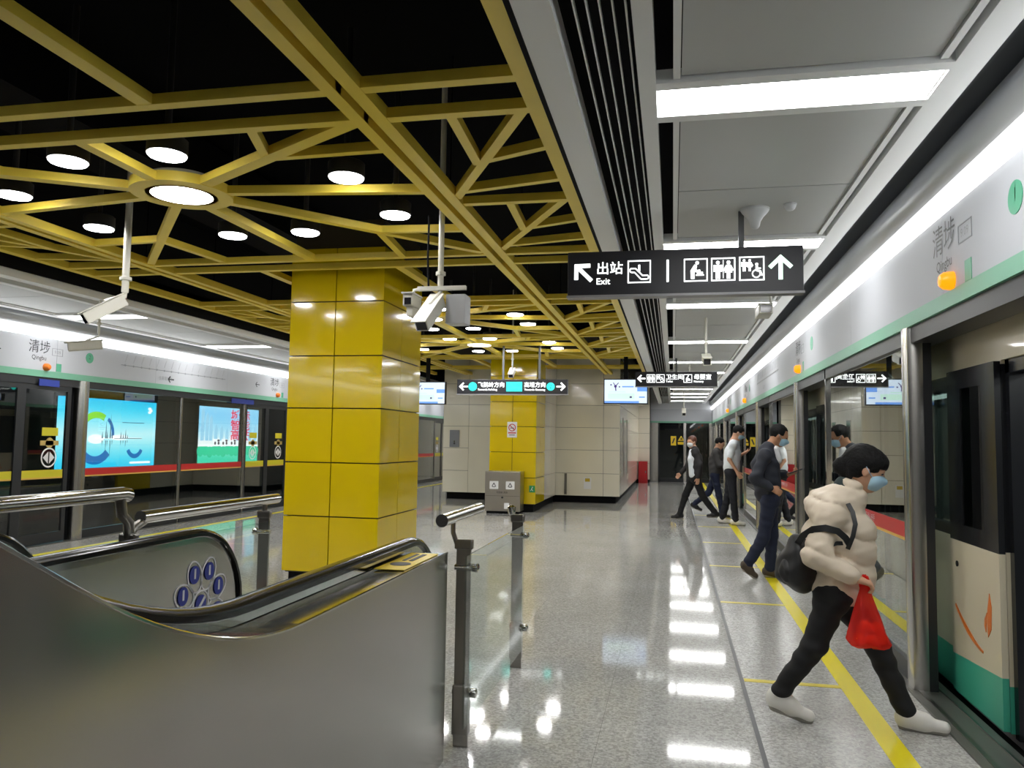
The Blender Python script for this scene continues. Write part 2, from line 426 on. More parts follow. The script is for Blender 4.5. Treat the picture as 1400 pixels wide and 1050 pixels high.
# ------------------------------------------------------------------ platform screens
ZG0, ZG1, ZF1 = 2.25, 2.335, 2.78
def screen_wall(side):
    s = 1 if side == 'right' else -1
    X = (lambda a: a) if side == 'right' else (lambda a: -8.3 - (a - 1.5))
    def B(x0, x1, y0, y1, z0, z1):
        a, c = sorted((X(x0), X(x1))); return MB().box(a, c, y0, y1, z0, z1)
    root = B(1.58, 1.64, Y0, Y1, 2.25, 3.3).obj('wall_' + side, DARKF); tag(root, kind='structure')
    # header panels
    seams = [Y0] + [-4.5 + 2.29 * k for k in range(0, 16)] + [Y1]
    if side == 'left': seams = [Y0] + [-3.4 + 2.1 * k for k in range(0, 17)] + [Y1]
    for a, c in zip(seams[:-1], seams[1:]):
        if c - a < 0.05: continue
        B(1.46, 1.59, a + 0.002, c - 0.002, ZG1, ZF1).obj('fascia_panel', FASCIA, root)
    B(1.45, 1.60, Y0, Y1, ZG0, ZG1).obj('green_trim', GREEN_T, root)
    B(1.47, 1.64, Y0, Y1, ZG0 - 0.10, ZG0).obj('header_frame', DARKF, root)
    po = [(1.53, ZF1), (1.455, ZF1), (1.425, ZF1 + 0.03), (1.42, ZF1 + 0.085), (1.45, ZF1 + 0.125), (1.53, ZF1 + 0.13)]
    st = MB().prism([(X(u), w) for u, w in po], Y0, Y1, 'y').obj('cove_light_strip', E_S, root, smooth=True)
    lp = [(1.53, ZF1 + 0.13), (1.445, ZF1 + 0.13), (1.405, ZF1 + 0.17), (1.385, ZF1 + 0.24), (1.40, ZF1 + 0.31), (1.53, ZF1 + 0.33)]
    MB().prism([(X(u), w) for u, w in lp], Y0, Y1, 'y').obj('strip_cowl', mat('cowl_silver', (0.42, 0.43, 0.44), 0.35, 0.6), root, smooth=True)
    B(1.42, 1.66, Y0, Y1, -0.3, 0.012).obj('threshold', mat('threshold_steel', (0.20, 0.20, 0.185), 0.42, 0.8), root)
    B(1.60, 1.612, Y0, Y1, 0.0, 0.02).obj('threshold_rib', STEEL_D, root)
    def post(y0, y1, front=1.44):
        a = X(front); c = X(1.535); r = 0.035 * s
        pr = [(c, y0), (c, y1), (a + r, y1), (a + 0.3 * r, y1 - 0.012), (a, y1 - 0.04), (a, y0 + 0.04), (a + 0.3 * r, y0 + 0.012), (a + r, y0)]
        MB().prism(pr, 0.012, ZG0, 'z').obj('post', STEEL, root, smooth=True)
        B(1.535, 1.585, y0, y1, 0.012, ZG0).obj('post_backing', DARKF, root)
    def pane(y0, y1, x=1.50, kick=0.13):
        B(x - 0.006, x + 0.006, y0, y1, kick, ZG0 - 0.08).obj('glass_pane', GLASS, root)
        B(x - 0.025, x + 0.03, y0, y1, 0.012, kick).obj('kick_plate', DARKF, root)
    def strip(y0, y1, x=1.493, red=True):
        d = 0.0015
        B(x - d, x, y0, y1, 0.905, 1.005).obj('red_film' if red else 'yellow_film', REDSTRIP if red else YSTRIP, root)
        B(x - d, x, y0, y1, 0.885, 0.905).obj('gold_film', mat('gold_film', srgb(214, 170, 80), 0.4), root)
    def leaf(y0, y1, x=1.56, w=0.055):
        B(x - 0.018, x + 0.018, y0, y0 + w, 0.02, ZG0 - 0.05).obj('door_stile', DARKF, root)
        B(x - 0.018, x + 0.018, y1 - w, y1, 0.02, ZG0 - 0.05).obj('door_stile', DARKF, root)
        B(x - 0.018, x + 0.018, y0 + w, y1 - w, 0.02, 0.16).obj('door_rail', DARKF, root)
        B(x - 0.018, x + 0.018, y0 + w, y1 - w, ZG0 - 0.17, ZG0 - 0.05).obj('door_rail', DARKF, root)
        B(x - 0.005, x + 0.005, y0 + w, y1 - w, 0.16, ZG0 - 0.17).obj('door_glass', GLASS, root)
    return dict(root=root, B=B, X=X, post=post, pane=pane, strip=strip, leaf=leaf, s=s)

R = screen_wall('right'); L = screen_wall('left')
WALL_R, WALL_L = R['root'], L['root']
PK = [5.31 + 4.58 * k for k in range(-2, 6)]
for p in PK:
    if p + 0.15 < Y1: R['post'](p, p + 0.15)
    a, c = p + 0.15, min(p + 2.84, Y1)
    if a < Y1 - 0.2:
        R['pane'](a, c); R['strip'](a + 0.05, c - 0.05)
        R['B'](1.47, 1.53, c, c + 0.05, 0.012, ZG0).obj('jamb', STEEL_P, WALL_R)
        R['leaf'](p + 0.17, p + 1.02); R['leaf'](c - 0.86, c + 0.03)
        U = (0, -1, 0)
        text('当心夹手 请勿倚靠屏蔽门 当心夹手', (1.489, (a + c) / 2, 0.957), U, (0, 0, 1), 0.055, WPRINT, WALL_R, 'film_lettering', 'CENTER')
    R['B'](1.47, 1.50, p - 1.75, p, 0.005, 0.016).obj('door_sill', STEEL_D, WALL_R)

# left side: doors closed; joints measured along the screen
doorsL = [8.67, 14.98, 21.3, 27.6, 2.4, -3.9]
for c in doorsL:
    L['leaf'](c - 0.86, c, 1.50, 0.07); L['leaf'](c, c + 0.86, 1.50, 0.07)
    L['post'](c + 0.97, c + 1.17); L['post'](c - 0.90, c - 0.84, 1.47)
    L['strip'](c - 0.78, c - 0.08, 1.494, False); L['strip'](c + 0.08, c + 0.78, 1.494, False)
    a, e = c + 1.17, c + 5.41
    if a < Y1 and e < Y1 + 4:
        e = min(e, Y1); mid = min(c + 3.40, e)
        L['pane'](a, mid - 0.03); L['strip'](a + 0.03, mid - 0.06)
        if mid < e:
            L['post'](mid - 0.03, mid + 0.03, 1.475); L['pane'](mid + 0.03, e); L['strip'](mid + 0.06, e - 0.03)
    xs_ = L['X'](1.4925)
    for sgn in (-1, 1):
        yy = c + sgn * 0.52
        fl_ = Flat((xs_, yy, 1.17), (0, 1, 0), (0, 0, 1)); fl_.arc(0, 0, 0.115, 0.135, 0, 360, 28)
        fl_.poly([(-0.10, 0), (-0.012, 0.08), (-0.012, -0.08)]); fl_.poly([(0.012, 0.08), (0.10, 0), (0.012, -0.08)])
        fl_.obj('door_symbol', WPRINT, WALL_L)
        fl_ = Flat((xs_, yy, 1.52), (0, 1, 0), (0, 0, 1)); fl_.rect(-0.14, 0.14, -0.055, 0.055); fl_.obj('yellow_notice', YSTRIP, WALL_L)
        fl_ = Flat((xs_, yy, 1.37), (0, 1, 0), (0, 0, 1)); fl_.rect(-0.16, 0.16, -0.035, 0.03); fl_.circ(0, 0.0, 0.07); fl_.obj('gold_notice', mat('gold_notice', srgb(190, 165, 95), 0.5), WALL_L)
# blue door-number plates under the header on the left screen
for y0, y1 in ((13.55, 14.35), (8.9, 9.25)):
    L['B'](1.44, 1.45, y0, y1, ZG0 - 0.12, ZG0 - 0.03).obj('blue_plate', mat('blue_plate', srgb(40, 60, 150), 0.4), WALL_L)

# writing and lamps on the headers
def header_sign(W, y, U, big=True):
    X = W['X']; x = X(1.459); root = W['root']; u = U[1]
    text('清埗', (x, y - u * 0.16, 2.635), U, (0, 0, 1), 0.185, INK, root, 'station_name', 'CENTER')
    text('Qingbu', (x, y - u * 0.16, 2.50), U, (0, 0, 1), 0.085, INK, root, 'station_name_latin', 'CENTER')
    text('9.09', (x, y + u * 0.155, 2.60), U, (0, 0, 1), 0.065, INKG, root, 'station_code', 'CENTER')
    f = Flat((x, y + u * 0.155, 2.603), U, (0, 0, 1)); f.frame(-0.095, 0.095, -0.05, 0.05, 0.006); f.obj('station_code_frame', INKG, root)
    f = Flat((x, y + u * 0.19, 2.39), U, (0, 0, 1)); f.rect(-0.045, 0.045, -0.05, 0.06); f.obj('green_sticker', GREEN_S, root)
    c = (X(1.445), y - u * 0.07, 2.385)
    MB().lathe((X(1.46), y - u * 0.04, 2.385), [(0.050, 0), (0.050, -0.02 * W['s']), (0.046, -0.045 * W['s']), (0.03, -0.065 * W['s']), (0.005, -0.07 * W['s'])], 16, 'x').obj('warning_lamp', ORANGE if W is R else ORANGE_OFF, root, smooth=True)
    yc = y + u * 0.76
    f = Flat((x, yc, 2.59), U, (0, 0, 1)); f.circ(0, 0, 0.075, 24); f.obj('platform_badge', GREEN_S, root)
    text('1' if W is R else '2', (x, yc, 2.60), U, (0, 0, 1), 0.085, INK, root, 'badge_number', 'CENTER')
    # arrow and route line
    if W is R: return
    f = Flat((x, y - u * 0.85, 2.55), U, (0, 0, 1)); f.line(-0.07, 0, 0.08, 0, 0.014); f.line(-0.075, 0, -0.02, 0.05, 0.016); f.line(-0.075, 0, -0.02, -0.05, 0.016); f.obj('direction_arrow', INK, root)
def route_map(W, y, U, n=15):
    X = W['X']; x = X(1.459); root = W['root']
    f = Flat((x, y, 2.56), U, (0, 0, 1)); L_ = 0.19 * n
    f.rect(-L_ / 2, L_ / 2, -0.006, 0.006)
    for i in range(n):
        u = -L_ / 2 + 0.19 * i + 0.09; f.circ(u, 0, 0.016, 10)
    f.obj('route_line', INKG, root)
    f = Flat((x, y, 2.56), U, (0, 0, 1))
    for i in range(n):
        u = -L_ / 2 + 0.19 * i + 0.09
        f.line(u, 0.05, u + 0.05, 0.17, 0.012)
    f.obj('route_station_names', mat('pale_ink', (0.45, 0.46, 0.49), 0.5), root)
    text('往高增方向', (x, y - U[1] * 0.35, 2.43), U, (0, 0, 1), 0.07, INKG, root, 'route_heading', 'CENTER')
for p in (0.05, 4.47, 9.6, 16.6, 21.7): header_sign(R, p, (0, -1, 0))
for p in (2.75, 9.05, 15.35, 21.6): header_sign(L, p, (0, 1, 0))
route_map(R, 13.0, (0, -1, 0)); route_map(L, 11.9, (0, 1, 0))
f = Flat((L['X'](1.459), 11.7, 2.43), (0, 1, 0), (0, 0, 1)); f.line(-0.07, 0, 0.08, 0, 0.02); f.line(-0.075, 0, -0.02, 0.05, 0.02); f.line(-0.075, 0, -0.02, -0.05, 0.02); f.obj('direction_arrow', INK, WALL_L)

# ------------------------------------------------------------------ far end
def tiles_y(root, y, x0, x1, zs, xsm, m, gap=0.004, th=0.03, skip=()):
    for i in range(len(xsm) - 1):
        for j in range(len(zs) - 1):
            if (i, j) in skip: continue
            MB().box(xsm[i] + gap, xsm[i + 1] - gap, y, y + th, zs[j] + gap, zs[j + 1] - gap).obj('wall_panel', m, root)
wb = MB().box(-5.74, -1.29, 19.33, 30.5, 0.17, 4.25).obj('wall_back', mat('panel_joint', (0.10, 0.095, 0.085), 0.6)); tag(wb, kind='structure')
MB().box(-5.66, -1.37, 19.42, 30.5, 0.0, 0.17).obj('recessed_plinth', BLACK, wb)
ZW = [0.17, 0.72, 1.29, 1.84, 2.39, 2.92, 3.6]
tiles_y(wb, 19.30, 0, 0, ZW, [-5.75, -5.08], TILE)
tiles_y(wb, 19.30, 0, 0, [0.17, 1.84, 2.39, 2.92, 3.6], [-5.08, -3.75], TILE)
tiles_y(wb, 19.30, 0, 0, ZW, [-2.87, -1.67, -1.28], TILE)
MB().box(-2.62, -2.56, 19.28, 19.31, 0.20, 0.71).obj('floor_slot', STEEL_D, wb)
# side return of the block, running away along the right aisle
ysr = [19.33 + 1.2 * k for k in range(0, 10)]
for a, c in zip(ysr[:-1], ysr[1:]):
    for z0, z1 in zip(ZW[:-1], ZW[1:]):
        MB().box(-1.30, -1.27, a + 0.004, min(c, 30) - 0.004, z0 + 0.004, z1 - 0.004).obj('wall_panel', TILE, wb)
for y in (20.4, 22.2): MB().box(-1.272, -1.25, y, y + 0.45, 0.62, 2.12).obj('steel_pilaster', STEEL_P, wb)
# short return wall next to the end screen
wr = MB().box(-1.29, -0.85, 29.83, 30.5, 0.12, 4.25).obj('wall_end_return', MATS['panel_joint']); tag(wr, kind='structure')
tiles_y(wr, 29.80, 0, 0, [0.12, 0.72, 1.29, 1.84, 2.39, 2.92, 3.6], [-1.28, -0.85], mat('cream_wall_light', srgb(226, 219, 204), 0.2))
MB().box(-1.27, -0.86, 29.84, 30.4, 0, 0.12).obj('recessed_plinth', BLACK, wr)
we = MB().box(-0.85, 1.62, 31.0, 31.1, 2.31, 4.25).obj('wall_end', mat('header_white', (0.62, 0.63, 0.66), 0.3)); tag(we, kind='structure')
MB().box(-0.85, 1.46, 30.97, 31.0, 2.33, 2.80).obj('fascia_panel', FASCIA, we)
MB().box(-0.85, 1.46, 30.96, 31.0, 2.27, 2.335).obj('green_trim', GREEN_T, we)
MB().box(-0.85, -0.57, 30.92, 31.02, 0, 2.27).obj('post', STEEL, we)
MB().box(1.36, 1.46, 30.92, 31.02, 0, 2.27).obj('post', STEEL, we)
MB().box(0.40, 0.50, 30.95, 31.02, 0, 2.27).obj('post', STEEL, we)
MB().box(-0.57, -0.50, 30.96, 31.04, 0, 2.27).obj('door_stile', DARKF, we); MB().box(-0.57, 1.36, 30.96, 31.04, 0, 0.14).obj('kick_plate', DARKF, we)
MB().box(-0.50, 1.36, 30.995, 31.005, 0.14, 2.27).obj('glass_pane', GLASS, we)
f = Flat((0.10, 30.985, 1.58), (1, 0, 0), (0, 0, 1)); f.rect(-0.18, 0.02, -0.18, 0.18); f.poly([(0.08, 0.0), (0.34, 0.0), (0.21, 0.2)]); f.rect(0.08, 0.34, -0.14, -0.04); f.obj('warning_sticker', mat('warning_yellow', srgb(235, 200, 30), 0.5), we)
f = Flat((0.10, 30.98, 1.58), (1, 0, 0), (0, 0, 1)); f.line(-0.12, -0.1, -0.04, 0.1, 0.05); f.rect(0.19, 0.23, 0.03, 0.13); f.obj('warning_symbol', INK, we)
o = MB().box(-0.6, 1.5, 33.5, 33.6, 0, 3).obj('wall_far', mat('tunnel_end', (0.05, 0.055, 0.06), 0.6)); tag(o, kind='structure')
o = MB().box(-8.4, -5.7, 30.9, 31.0, 0, 4.25).obj('wall_left_end', TILE); tag(o, kind='structure')
# track walls behind both screens, platform edges
o = MB().box(-12.3, -12.2, Y0, 32, -1.2, 4.3).obj('wall_track_left', mat('tunnel_wall', (0.035, 0.037, 0.04), 0.6, noise=(1.2, 0.3, 3))); tag(o, kind='structure')
o = MB().box(-12.3, -8.46, Y0, 32, -1.25, -1.2).obj('floor_track_left', mat('track_bed', (0.04, 0.04, 0.042), 0.8)); tag(o, kind='structure')
o = MB().box(-12.3, -8.37, Y0, 32, 4.25, 4.35).obj('ceiling_track_left', PLENUM); tag(o, kind='structure')
o = MB().box(-8.9, 5.0, Y0 - 0.1, Y0, 0, 4.3).obj('wall_behind', mat('rear_wall', (0.35, 0.345, 0.33), 0.5)); tag(o, kind='structure')
o = MB().box(1.7, 5.0, Y0, 32, -1.25, -1.2).obj('floor_track_right', MATS['track_bed']); tag(o, kind='structure')
o = MB().box(4.9, 5.0, Y0, 32, -1.2, 4.3).obj('wall_track_right', MATS['tunnel_wall']); tag(o, kind='structure')
o = MB().box(1.6, 5.0, Y0, 32, 4.25, 4.35).obj('ceiling_track_right', PLENUM); tag(o, kind='structure')
# ================================================================== columns
def column(y0, y1, label):
    x0, x1 = -3.82, -2.82
    t = thing('column', label, 'column', ((x0 + x1) / 2, (y0 + y1) / 2, 0))
    MB().box(x0 + 0.025, x1 - 0.025, y0 + 0.025, y1 - 0.025, 0.16, 3.7).obj('core', mat('column_joint', (0.03, 0.022, 0.004), 0.6), t)
    MB().box(x0 + 0.05, x1 - 0.05, y0 + 0.05, y1 - 0.05, 0.0, 0.17).obj('plinth', BLACK, t)
    rows = [0.17, 0.718, 1.251, 1.792, 2.319, 2.868, 3.42]; g = 0.006
    xm, ym = (x0 + x1) / 2 - 0.01, (y0 + y1) / 2 - 0.05
    for z0, z1 in zip(rows[:-1], rows[1:]):
        for a, c in ((x0, xm), (xm, x1)):
            ga, gc = (0 if a == x0 else g), (0 if c == x1 else g)
            MB().box(a + ga, c - gc, y0, y0 + 0.03, z0 + g, z1 - g).obj('cladding_panel', YEL, t)
            MB().box(a + ga, c - gc, y1 - 0.03, y1, z0 + g, z1 - g).obj('cladding_panel', YEL, t)
        for a, c in ((y0 + 0.03, ym), (ym, y1 - 0.03)):
            gs = g * 0.6
            MB().box(x1 - 0.03, x1, a + gs * (a > y0 + 0.1), c - gs * (c < y1 - 0.1), z0 + g, z1 - g).obj('cladding_panel', YEL, t)
            MB().box(x0, x0 + 0.03, a + gs * (a > y0 + 0.1), c - gs * (c < y1 - 0.1), z0 + g, z1 - g).obj('cladding_panel', YEL, t)
    return t
column(7.30, 8.49, 'tall glossy yellow panelled column standing behind the escalator')
c2 = column(16.28, 17.45, 'glossy yellow panelled column against the cream wall, with no-smoking sign and steel bin')
# grey cladding joining the second column to the wall block
jw = MB().box(-3.75, -2.86, 17.46, 19.34, 0.17, 3.6).obj('wall_link', MATS['panel_joint']); tag(jw, kind='structure')
for z0, z1 in zip(ZW[:-1], ZW[1:]):
    for a, c in ((17.47, 18.4), (18.4, 19.28)):
        MB().box(-2.87, -2.84, a + 0.004, c - 0.004, z0 + 0.004, z1 - 0.004).obj('wall_panel', TILE, jw)
        MB().box(-3.77, -3.74, a + 0.004, c - 0.004, z0 + 0.004, z1 - 0.004).obj('wall_panel', TILE, jw)
MB().box(-3.70, -2.92, 17.46, 19.45, 0, 0.17).obj('recessed_plinth', BLACK, jw)

# ================================================================== ceiling lattice
ZL, HL = 3.15, 0.055
lat = thing('ceiling_lattice', 'yellow star-patterned bar lattice hung under the black ceiling', 'ceiling lattice', (-3.32, 9.0, ZL))
LX = -3.32; lm = lambda x: 2 * LX - x
_nb = [0]
def bar(p, q, w=0.06, name='lattice_bar', h=HL):          # bars sit a hair apart in height where they cross
    _nb[0] += 1; dz = 0.0012 + 0.0007 * (_nb[0] % 9)
    MB().beam(p, q, w, ZL + dz, ZL + h + dz).obj(name, LAT, lat)
LY0, LY1 = -0.4, 19.25
for X in (lambda x: x, lm):
    for xc, w in ((-1.61, 0.072), (-1.487, 0.075), (-0.665, 0.09)):
        MB().beam((X(xc), LY0), (X(xc), LY1), w, ZL - 0.003, ZL + HL + 0.01).obj('main_beam', LAT, lat)
def cross(y, w=0.065):
    for a, c in ((-1.452, -0.70), (lm(-1.574), -1.574), (lm(-0.70), lm(-1.452))):
        MB().beam((a, y), (c, y), w, ZL, ZL + HL).obj('cross_beam', LAT, lat)
for y in (3.40, 3.75, 6.72, 7.08, 8.94, 9.29, 12.26, 15.20, 15.55, 17.4, 17.75): cross(y)
cross(0.1); cross(0.45)
def lerp(a, b, t): return (a[0] + (b[0] - a[0]) * t, a[1] + (b[1] - a[1]) * t)
def star(dy, ye):
    C = (LX, 4.73 + dy); y2, y4 = 3.75 + dy, ye
    MB().lathe((C[0], C[1], 0), [(0.235, ZL - 0.001), (0.335, ZL - 0.001), (0.335, ZL + HL + 0.01), (0.235, ZL + HL + 0.01), (0.235, ZL - 0.001)], 40).obj('hub_ring', LAT, lat, smooth=True)
    def sp(q, w=0.075):
        d = Vector((q[0] - C[0], q[1] - C[1])).normalized() * 0.32
        bar((C[0] + d.x, C[1] + d.y), q, w, 'spoke')
    sp((LX, y2), 0.075); sp((LX, y4), 0.085)
    for X in (lambda x: x, lm):
        e = (X(-1.66), y2 + 0.03); g = (X(-1.66), y4 - 0.06); f = (X(-1.64), 4.95 + dy)
        sp(e, 0.085); sp(f, 0.06); sp(g, 0.07)
        n = lerp(C, e, 0.56); bar(n, (X(-1.64), n[1] - 0.02), 0.05); bar(n, (X(-2.24), y2), 0.055)
        n = lerp(C, g, 0.60); bar(n, (X(-1.64), n[1] + 0.05), 0.05); bar(n, (X(-2.42), y4), 0.06)
def side_bay(ya, yb):
    k = (yb - ya) / 1.5; Y = lambda t: ya + (t - 3.75) * k
    for X in (lambda x: x, lm):
        V0, V1 = (X(-1.12), Y(3.76)), (X(-1.155), Y(4.48)); D0, D1 = (X(-0.74), Y(3.76)), (X(-1.46), Y(5.10))
        bar(V0, V1, 0.055); bar(D0, D1, 0.06); bar((X(-1.13), Y(4.45)), (X(-0.69), Y(4.27)), 0.05); bar((X(-1.38), Y(4.98)), (X(-0.69), Y(4.82)), 0.05)
        bar((X(-1.47), yb), (X(-0.69), yb), 0.06)
for dy, ye in ((0, 6.72), (5.54, 12.26), (8.49, 15.20)): star(dy, ye)
for a, m_, c in ((3.75, 5.26, 6.72), (9.29, 10.75, 12.26), (12.26, 13.75, 15.20)):
    side_bay(a, m_)
    k = (c - m_)
    side_bay(m_, c)
for a, c in ((0.45, 3.40), (7.08, 8.94), (15.55, 17.4)):
    for x in (-2.60, lm(-2.60)): bar((x, a), (x, c), 0.085, 'flank_bar')
for y in (1.9, 5.24, 7.9, 10.8, 13.8, 16.5):
    for x in (-0.665, -1.55, lm(-1.55), lm(-0.665)):
        MB().tube([(x, y, ZL + 0.05), (x, y, 4.26)], 0.005, 6).obj('hanger_rod', PLENUM, lat)

# lamps
def downlight(x, y, lab):
    t = thing('downlight', lab, 'ceiling lamp', (x, y, ZL + 0.03), 'round downlights in the lattice')
    MB().lathe((x, y, ZL + 0.03), [(0.118, 0.0), (0.118, 0.09), (0.105, 0.10), (0.02, 0.10), (0.02, 1.0)], 24).obj('drum', mat('lamp_drum', (0.02, 0.02, 0.02), 0.6), t, smooth=True)
    MB().lathe((x, y, ZL + 0.03), [(0.02, -0.016), (0.106, -0.012), (0.112, -0.002)], 24).obj('diffuser', E_D, t, smooth=True)
LAMPS = [(-2.98, 4.05), (-3.66, 4.05), (-2.08, 4.60), (-4.56, 4.58), (-2.06, 5.45), (-4.58, 5.44), (-3.61, 5.81), (-2.96, 5.81)]
NEXT = {0: 'lattice star over the escalator', 5.54: 'star beyond first column', 8.49: 'star before second column'}
POSN = {(True, True): 'boarding-side outer one', (True, False): 'boarding-side inner one', (False, True): 'advertisement-side outer one', (False, False): 'advertisement-side inner one'}
for dy in (0, 5.54, 8.49):
    for x, y in LAMPS: downlight(x * 1.010 + 0.03, y * 1.008 + dy, 'round downlight, %s %s, %s' % (POSN[(x > LX, abs(x - LX) > 0.8)], 'nearer the escalator' if y < 5 else 'farther from it', NEXT[dy]))
    t = thing('hub_light', {0: 'large round white lamp set in the star hub nearest the escalator', 5.54: 'large round white lamp in the star hub beyond the first yellow column', 8.49: 'large round white lamp in the star hub in front of the second yellow column'}[dy], 'ceiling lamp', (LX, 4.73 + dy, ZL))
    MB().lathe((LX, 4.73 + dy, ZL), [(0.222, 0.004), (0.222, 0.12), (0.05, 0.13)], 36).obj('housing', mat('lamp_housing', (0.4, 0.38, 0.3), 0.4), t, smooth=True)
    MB().lathe((LX, 4.73 + dy, ZL), [(0.02, -0.004), (0.20, -0.002), (0.215, 0.006)], 36).obj('diffuser', E_B, t, smooth=True)

# ================================================================== hanging signs
def sign_box(name, label, x0, x1, y, z0, z1, rods, ztop, th=0.09, group=None):
    t = thing(name, label, 'sign', ((x0 + x1) / 2, y, z0))
    MB().box(x0, x1, y, y + th, z0, z1).obj('sign_case', SIGN, t, bevel=0.006)
    MB().box(x0 - 0.006, x1 + 0.006, y - 0.004, y + th + 0.004, z0 - 0.012, z0 + 0.004).obj('bottom_trim', mat('sign_trim', (0.30, 0.30, 0.31), 0.4, 0.3), t)
    for x in rods: MB().box(x - 0.018, x + 0.018, y + th / 2 - 0.014, y + th / 2 + 0.014, z1 - 0.005, ztop).obj('hanger', mat('hanger_grey', (0.14, 0.145, 0.15), 0.4, 0.5), t)
    return t
def man(f, cu, cv, h, woman=False):
    f.circ(cu, cv + h * 0.40, h * 0.10, 14)
    if woman:
        f.poly([(cu - h * 0.10, cv + h * 0.27), (cu + h * 0.10, cv + h * 0.27), (cu + h * 0.20, cv - h * 0.16), (cu - h * 0.20, cv - h * 0.16)])
        f.line(cu - h * 0.10, cv + h * 0.24, cu - h * 0.25, cv - h * 0.06, h * 0.07); f.line(cu + h * 0.10, cv + h * 0.24, cu + h * 0.25, cv - h * 0.06, h * 0.07)
        f.rect(cu - h * 0.09, cu - h * 0.015, cv - h * 0.5, cv - h * 0.15); f.rect(cu + h * 0.015, cu + h * 0.09, cv - h * 0.5, cv - h * 0.15)
    else:
        f.rect(cu - h * 0.12, cu + h * 0.12, cv - h * 0.08, cv + h * 0.27)
        f.rect(cu - h * 0.23, cu - h * 0.14, cv - h * 0.10, cv + h * 0.27); f.rect(cu + h * 0.14, cu + h * 0.23, cv - h * 0.10, cv + h * 0.27)
        f.rect(cu - h * 0.12, cu - h * 0.015, cv - h * 0.5, cv - h * 0.07); f.rect(cu + h * 0.015, cu + h * 0.12, cv - h * 0.5, cv - h * 0.07)
def icon(f, kind, c, s):                         # s: square side; c: centre u (v=0)
    w = s * 0.05; h = s / 2
    f.frame(c - h, c + h, -h, h, w)
    if kind == 'wc':
        man(f, c - s * 0.22, -s * 0.02, s * 0.78); man(f, c + s * 0.22, -s * 0.02, s * 0.78, True); f.rect(c - s * 0.012, c + s * 0.012, -s * 0.38, s * 0.4)
    elif kind == 'baby':
        f.circ(c + s * 0.06, s * 0.31, s * 0.075, 14)
        f.poly([(c - s * 0.22, -s * 0.02), (c - s * 0.05, s * 0.24), (c + s * 0.05, s * 0.20), (c + s * 0.02, s * 0.02), (c + s * 0.16, -s * 0.05), (c + s * 0.16, -s * 0.11), (c - s * 0.05, -s * 0.08), (c - s * 0.05, -s * 0.38), (c - s * 0.2, -s * 0.38)])
        f.rect(c + s * 0.0, c + s * 0.34, -s * 0.25, -s * 0.20); f.line(c + s * 0.05, -s * 0.14, c + s * 0.30, -s * 0.14, s * 0.1); f.circ(c + s * 0.14, -s * 0.04, s * 0.06, 12)
    elif kind == 'wheel':
        man(f, c - s * 0.30, s * 0.14, s * 0.5); man(f, c - s * 0.08, s * 0.14, s * 0.5, True)
        f.circ(c + s * 0.20, s * 0.17, s * 0.06, 12); f.line(c + s * 0.20, s * 0.10, c + s * 0.20, -s * 0.10, s * 0.09); f.line(c + s * 0.2, 0, c + s * 0.36, 0, s * 0.05)
        f.line(c + s * 0.2, -s * 0.10, c + s * 0.34, -s * 0.10, s * 0.06); f.line(c + s * 0.33, -s * 0.1, c + s * 0.41, -s * 0.3, s * 0.06)
        f.arc(c + s * 0.18, -s * 0.22, s * 0.13, s * 0.175, 100, 400, 18)
    elif kind == 'escalator':
        f.line(c - s * 0.36, s * 0.14, c - s * 0.16, s * 0.14, s * 0.05); f.line(c - s * 0.16, s * 0.14, c + s * 0.14, -s * 0.17, s * 0.05); f.line(c + s * 0.12, -s * 0.17, c + s * 0.34, -s * 0.17, s * 0.05)
        f.arc(c - s * 0.32, s * 0.06, s * 0.06, s * 0.11, 90, 270, 10); f.arc(c + s * 0.32, -s * 0.25, s * 0.06, s * 0.11, -90, 90, 10)
        f.line(c - s * 0.33, -s * 0.03, c - s * 0.2, -s * 0.03, s * 0.05); f.line(c - s * 0.2, -s * 0.03, c + s * 0.08, -s * 0.34, s * 0.05); f.line(c + s * 0.08, -s * 0.335, c + s * 0.32, -s * 0.335, s * 0.05)
        f.line(c + s * 0.0, s * 0.0, c + s * 0.0, s * 0.3, s * 0.08)
def arrow(f, c, s, ang, v=0.0):
    a = math.radians(ang); R_ = lambda u, w: (c + u * math.cos(a) - w * math.sin(a), v + u * math.sin(a) + w * math.cos(a))
    def ln(p, q, w): p = R_(*p); q = R_(*q); f.line(p[0], p[1], q[0], q[1], w)
    ln((-0.5 * s, 0), (0.42 * s, 0), 0.17 * s); ln((0.50 * s, 0.05 * s), (0.02 * s, -0.44 * s), 0.17 * s); ln((0.50 * s, -0.05 * s), (0.02 * s, 0.44 * s), 0.17 * s)
UX, VZ = (1, 0, 0), (0, 0, 1)
# exit and toilets sign
YS = 5.3; x0, x1, z0, z1 = -0.712, 0.832, 2.495, 2.80
t = sign_box('hanging_sign', 'black hanging sign with exit arrow, escalator and toilet symbols above the aisle', x0, x1, YS, z0, z1, (0.445,), ZC + 0.02)
zc = (z0 + z1) / 2 + 0.005; pu = (x1 - x0) / 323.0       # metres per photo pixel on the sign
f = Flat((x0, YS - 0.003, zc), UX, VZ)
arrow(f, 23 * pu, 0.155, 135); f.obj('exit_arrow', SIGNW, t)
def sym(kind, c, s_): f = Flat((x0, YS - 0.003, zc), UX, VZ); icon(f, kind, c, s_); f.obj(kind + '_symbol', SIGNW, t)
sym('escalator', 102 * pu, 0.155); sym('baby', 180 * pu, 0.155); sym('wc', 217 * pu, 0.155); sym('wheel', 255 * pu, 0.16)
f = Flat((x0, YS - 0.003, zc), UX, VZ); f.rect(140 * pu, 143 * pu, -0.075, 0.075); f.obj('divider', SIGNW, t)
